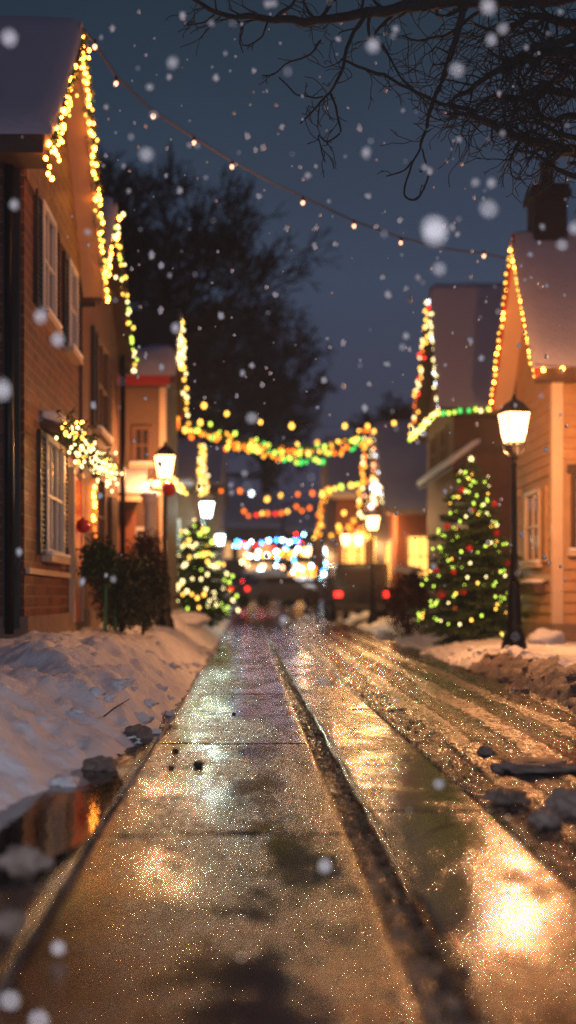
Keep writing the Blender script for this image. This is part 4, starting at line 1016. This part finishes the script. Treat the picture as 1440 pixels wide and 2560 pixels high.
ad = nt_.nodes.new('ShaderNodeMath'); ad.operation = 'MULTIPLY_ADD'; ad.inputs[1].default_value = .22
nt_.links.new(nzn.outputs[0], ad.inputs[0]); nt_.links.new(sep.outputs[2], ad.inputs[2]); nt_.links.new(ad.outputs[0], cr.inputs[0])
e = cr.color_ramp.elements
e[0].position = .16; e[0].color = (.25, .29, .60, 1); e[1].position = .56; e[1].color = (.09, .23, .41, 1)
x2_ = cr.color_ramp.elements.new(.85); x2_.color = (.26, .24, .42, 1)
x_ = cr.color_ramp.elements.new(.34); x_.color = (.29, .48, .90, 1)
nt_.links.new(sky.outputs[0], hsv.inputs[1]); nt_.links.new(cr.outputs[0], hsv.inputs[2]); nt_.links.new(hsv.outputs[0], bg.inputs[0])
bg.inputs[1].default_value = .12
nt_.links.new(bg.outputs[0], out.inputs[0])
sl = bpy.data.lights.new('Sun', 'SUN'); sl.energy = .02; sl.angle = R(20); sl.color = (.6, .7, 1.0)
so = bpy.data.objects.new('Sun', sl); COL.objects.link(so); so.rotation_euler = (R(35), 0, R(160)); so.location = (0, 0, 40)

cam = bpy.data.cameras.new('Camera'); co = bpy.data.objects.new('Camera', cam); COL.objects.link(co); sc.camera = co
co.location = (0, 0, H0); co.rotation_euler = (R(90), 0, 0)
cam.sensor_fit = 'VERTICAL'; cam.sensor_height = 36; cam.lens = F/2560*36
cam.shift_x = (720-VX)/2560; cam.shift_y = (VY-1280)/2560
cam.clip_start = .05; cam.clip_end = 2000
fl_ = bpy.data.lights.new('camera_flash_fill', 'POINT'); fl_.energy = 440; fl_.shadow_soft_size = .02; fl_.color = (.93, .90, 1)  # added flash for the white flakes, strong enough to fill the snow bank
fo = bpy.data.objects.new('camera_flash_fill', fl_); COL.objects.link(fo); fo.location = (.05, -.05, 1.05)
cam.dof.use_dof = True; cam.dof.focus_distance = 8.6; cam.dof.aperture_fstop = .78

sc.view_settings.view_transform = 'Standard'; sc.view_settings.look = 'None'; sc.view_settings.exposure = 0; sc.view_settings.gamma = 1
sc.cycles.use_denoising = True
try: sc.cycles.denoiser = 'OPENIMAGEDENOISE'
except Exception: pass
sc.cycles.denoising_prefilter = 'NONE'
sc.cycles.max_bounces = 6; sc.cycles.diffuse_bounces = 3; sc.cycles.glossy_bounces = 3; sc.cycles.transparent_max_bounces = 12
sc.cycles.sample_clamp_indirect = .9; sc.cycles.use_light_tree = True
sc.cycles.caustics_reflective = False; sc.cycles.caustics_refractive = False

hz = MB().box(-60, 60, -10, 128, -1.3, 27).build('haze', None or bpy.data.materials.new('haze_air'), None)
hz['kind'] = 'stuff'; hm = hz.data.materials[0]; hm.use_nodes = True; hm.node_tree.nodes.clear()
ho = hm.node_tree.nodes.new('ShaderNodeOutputMaterial'); hv = hm.node_tree.nodes.new('ShaderNodeVolumePrincipled')
hv.inputs['Color'].default_value = (.85, .85, .9, 1); hv.inputs['Density'].default_value = .0010; hv.inputs['Anisotropy'].default_value = .55
hm.node_tree.links.new(hv.outputs[0], ho.inputs['Volume'])
sc.cycles.volume_bounces = 0
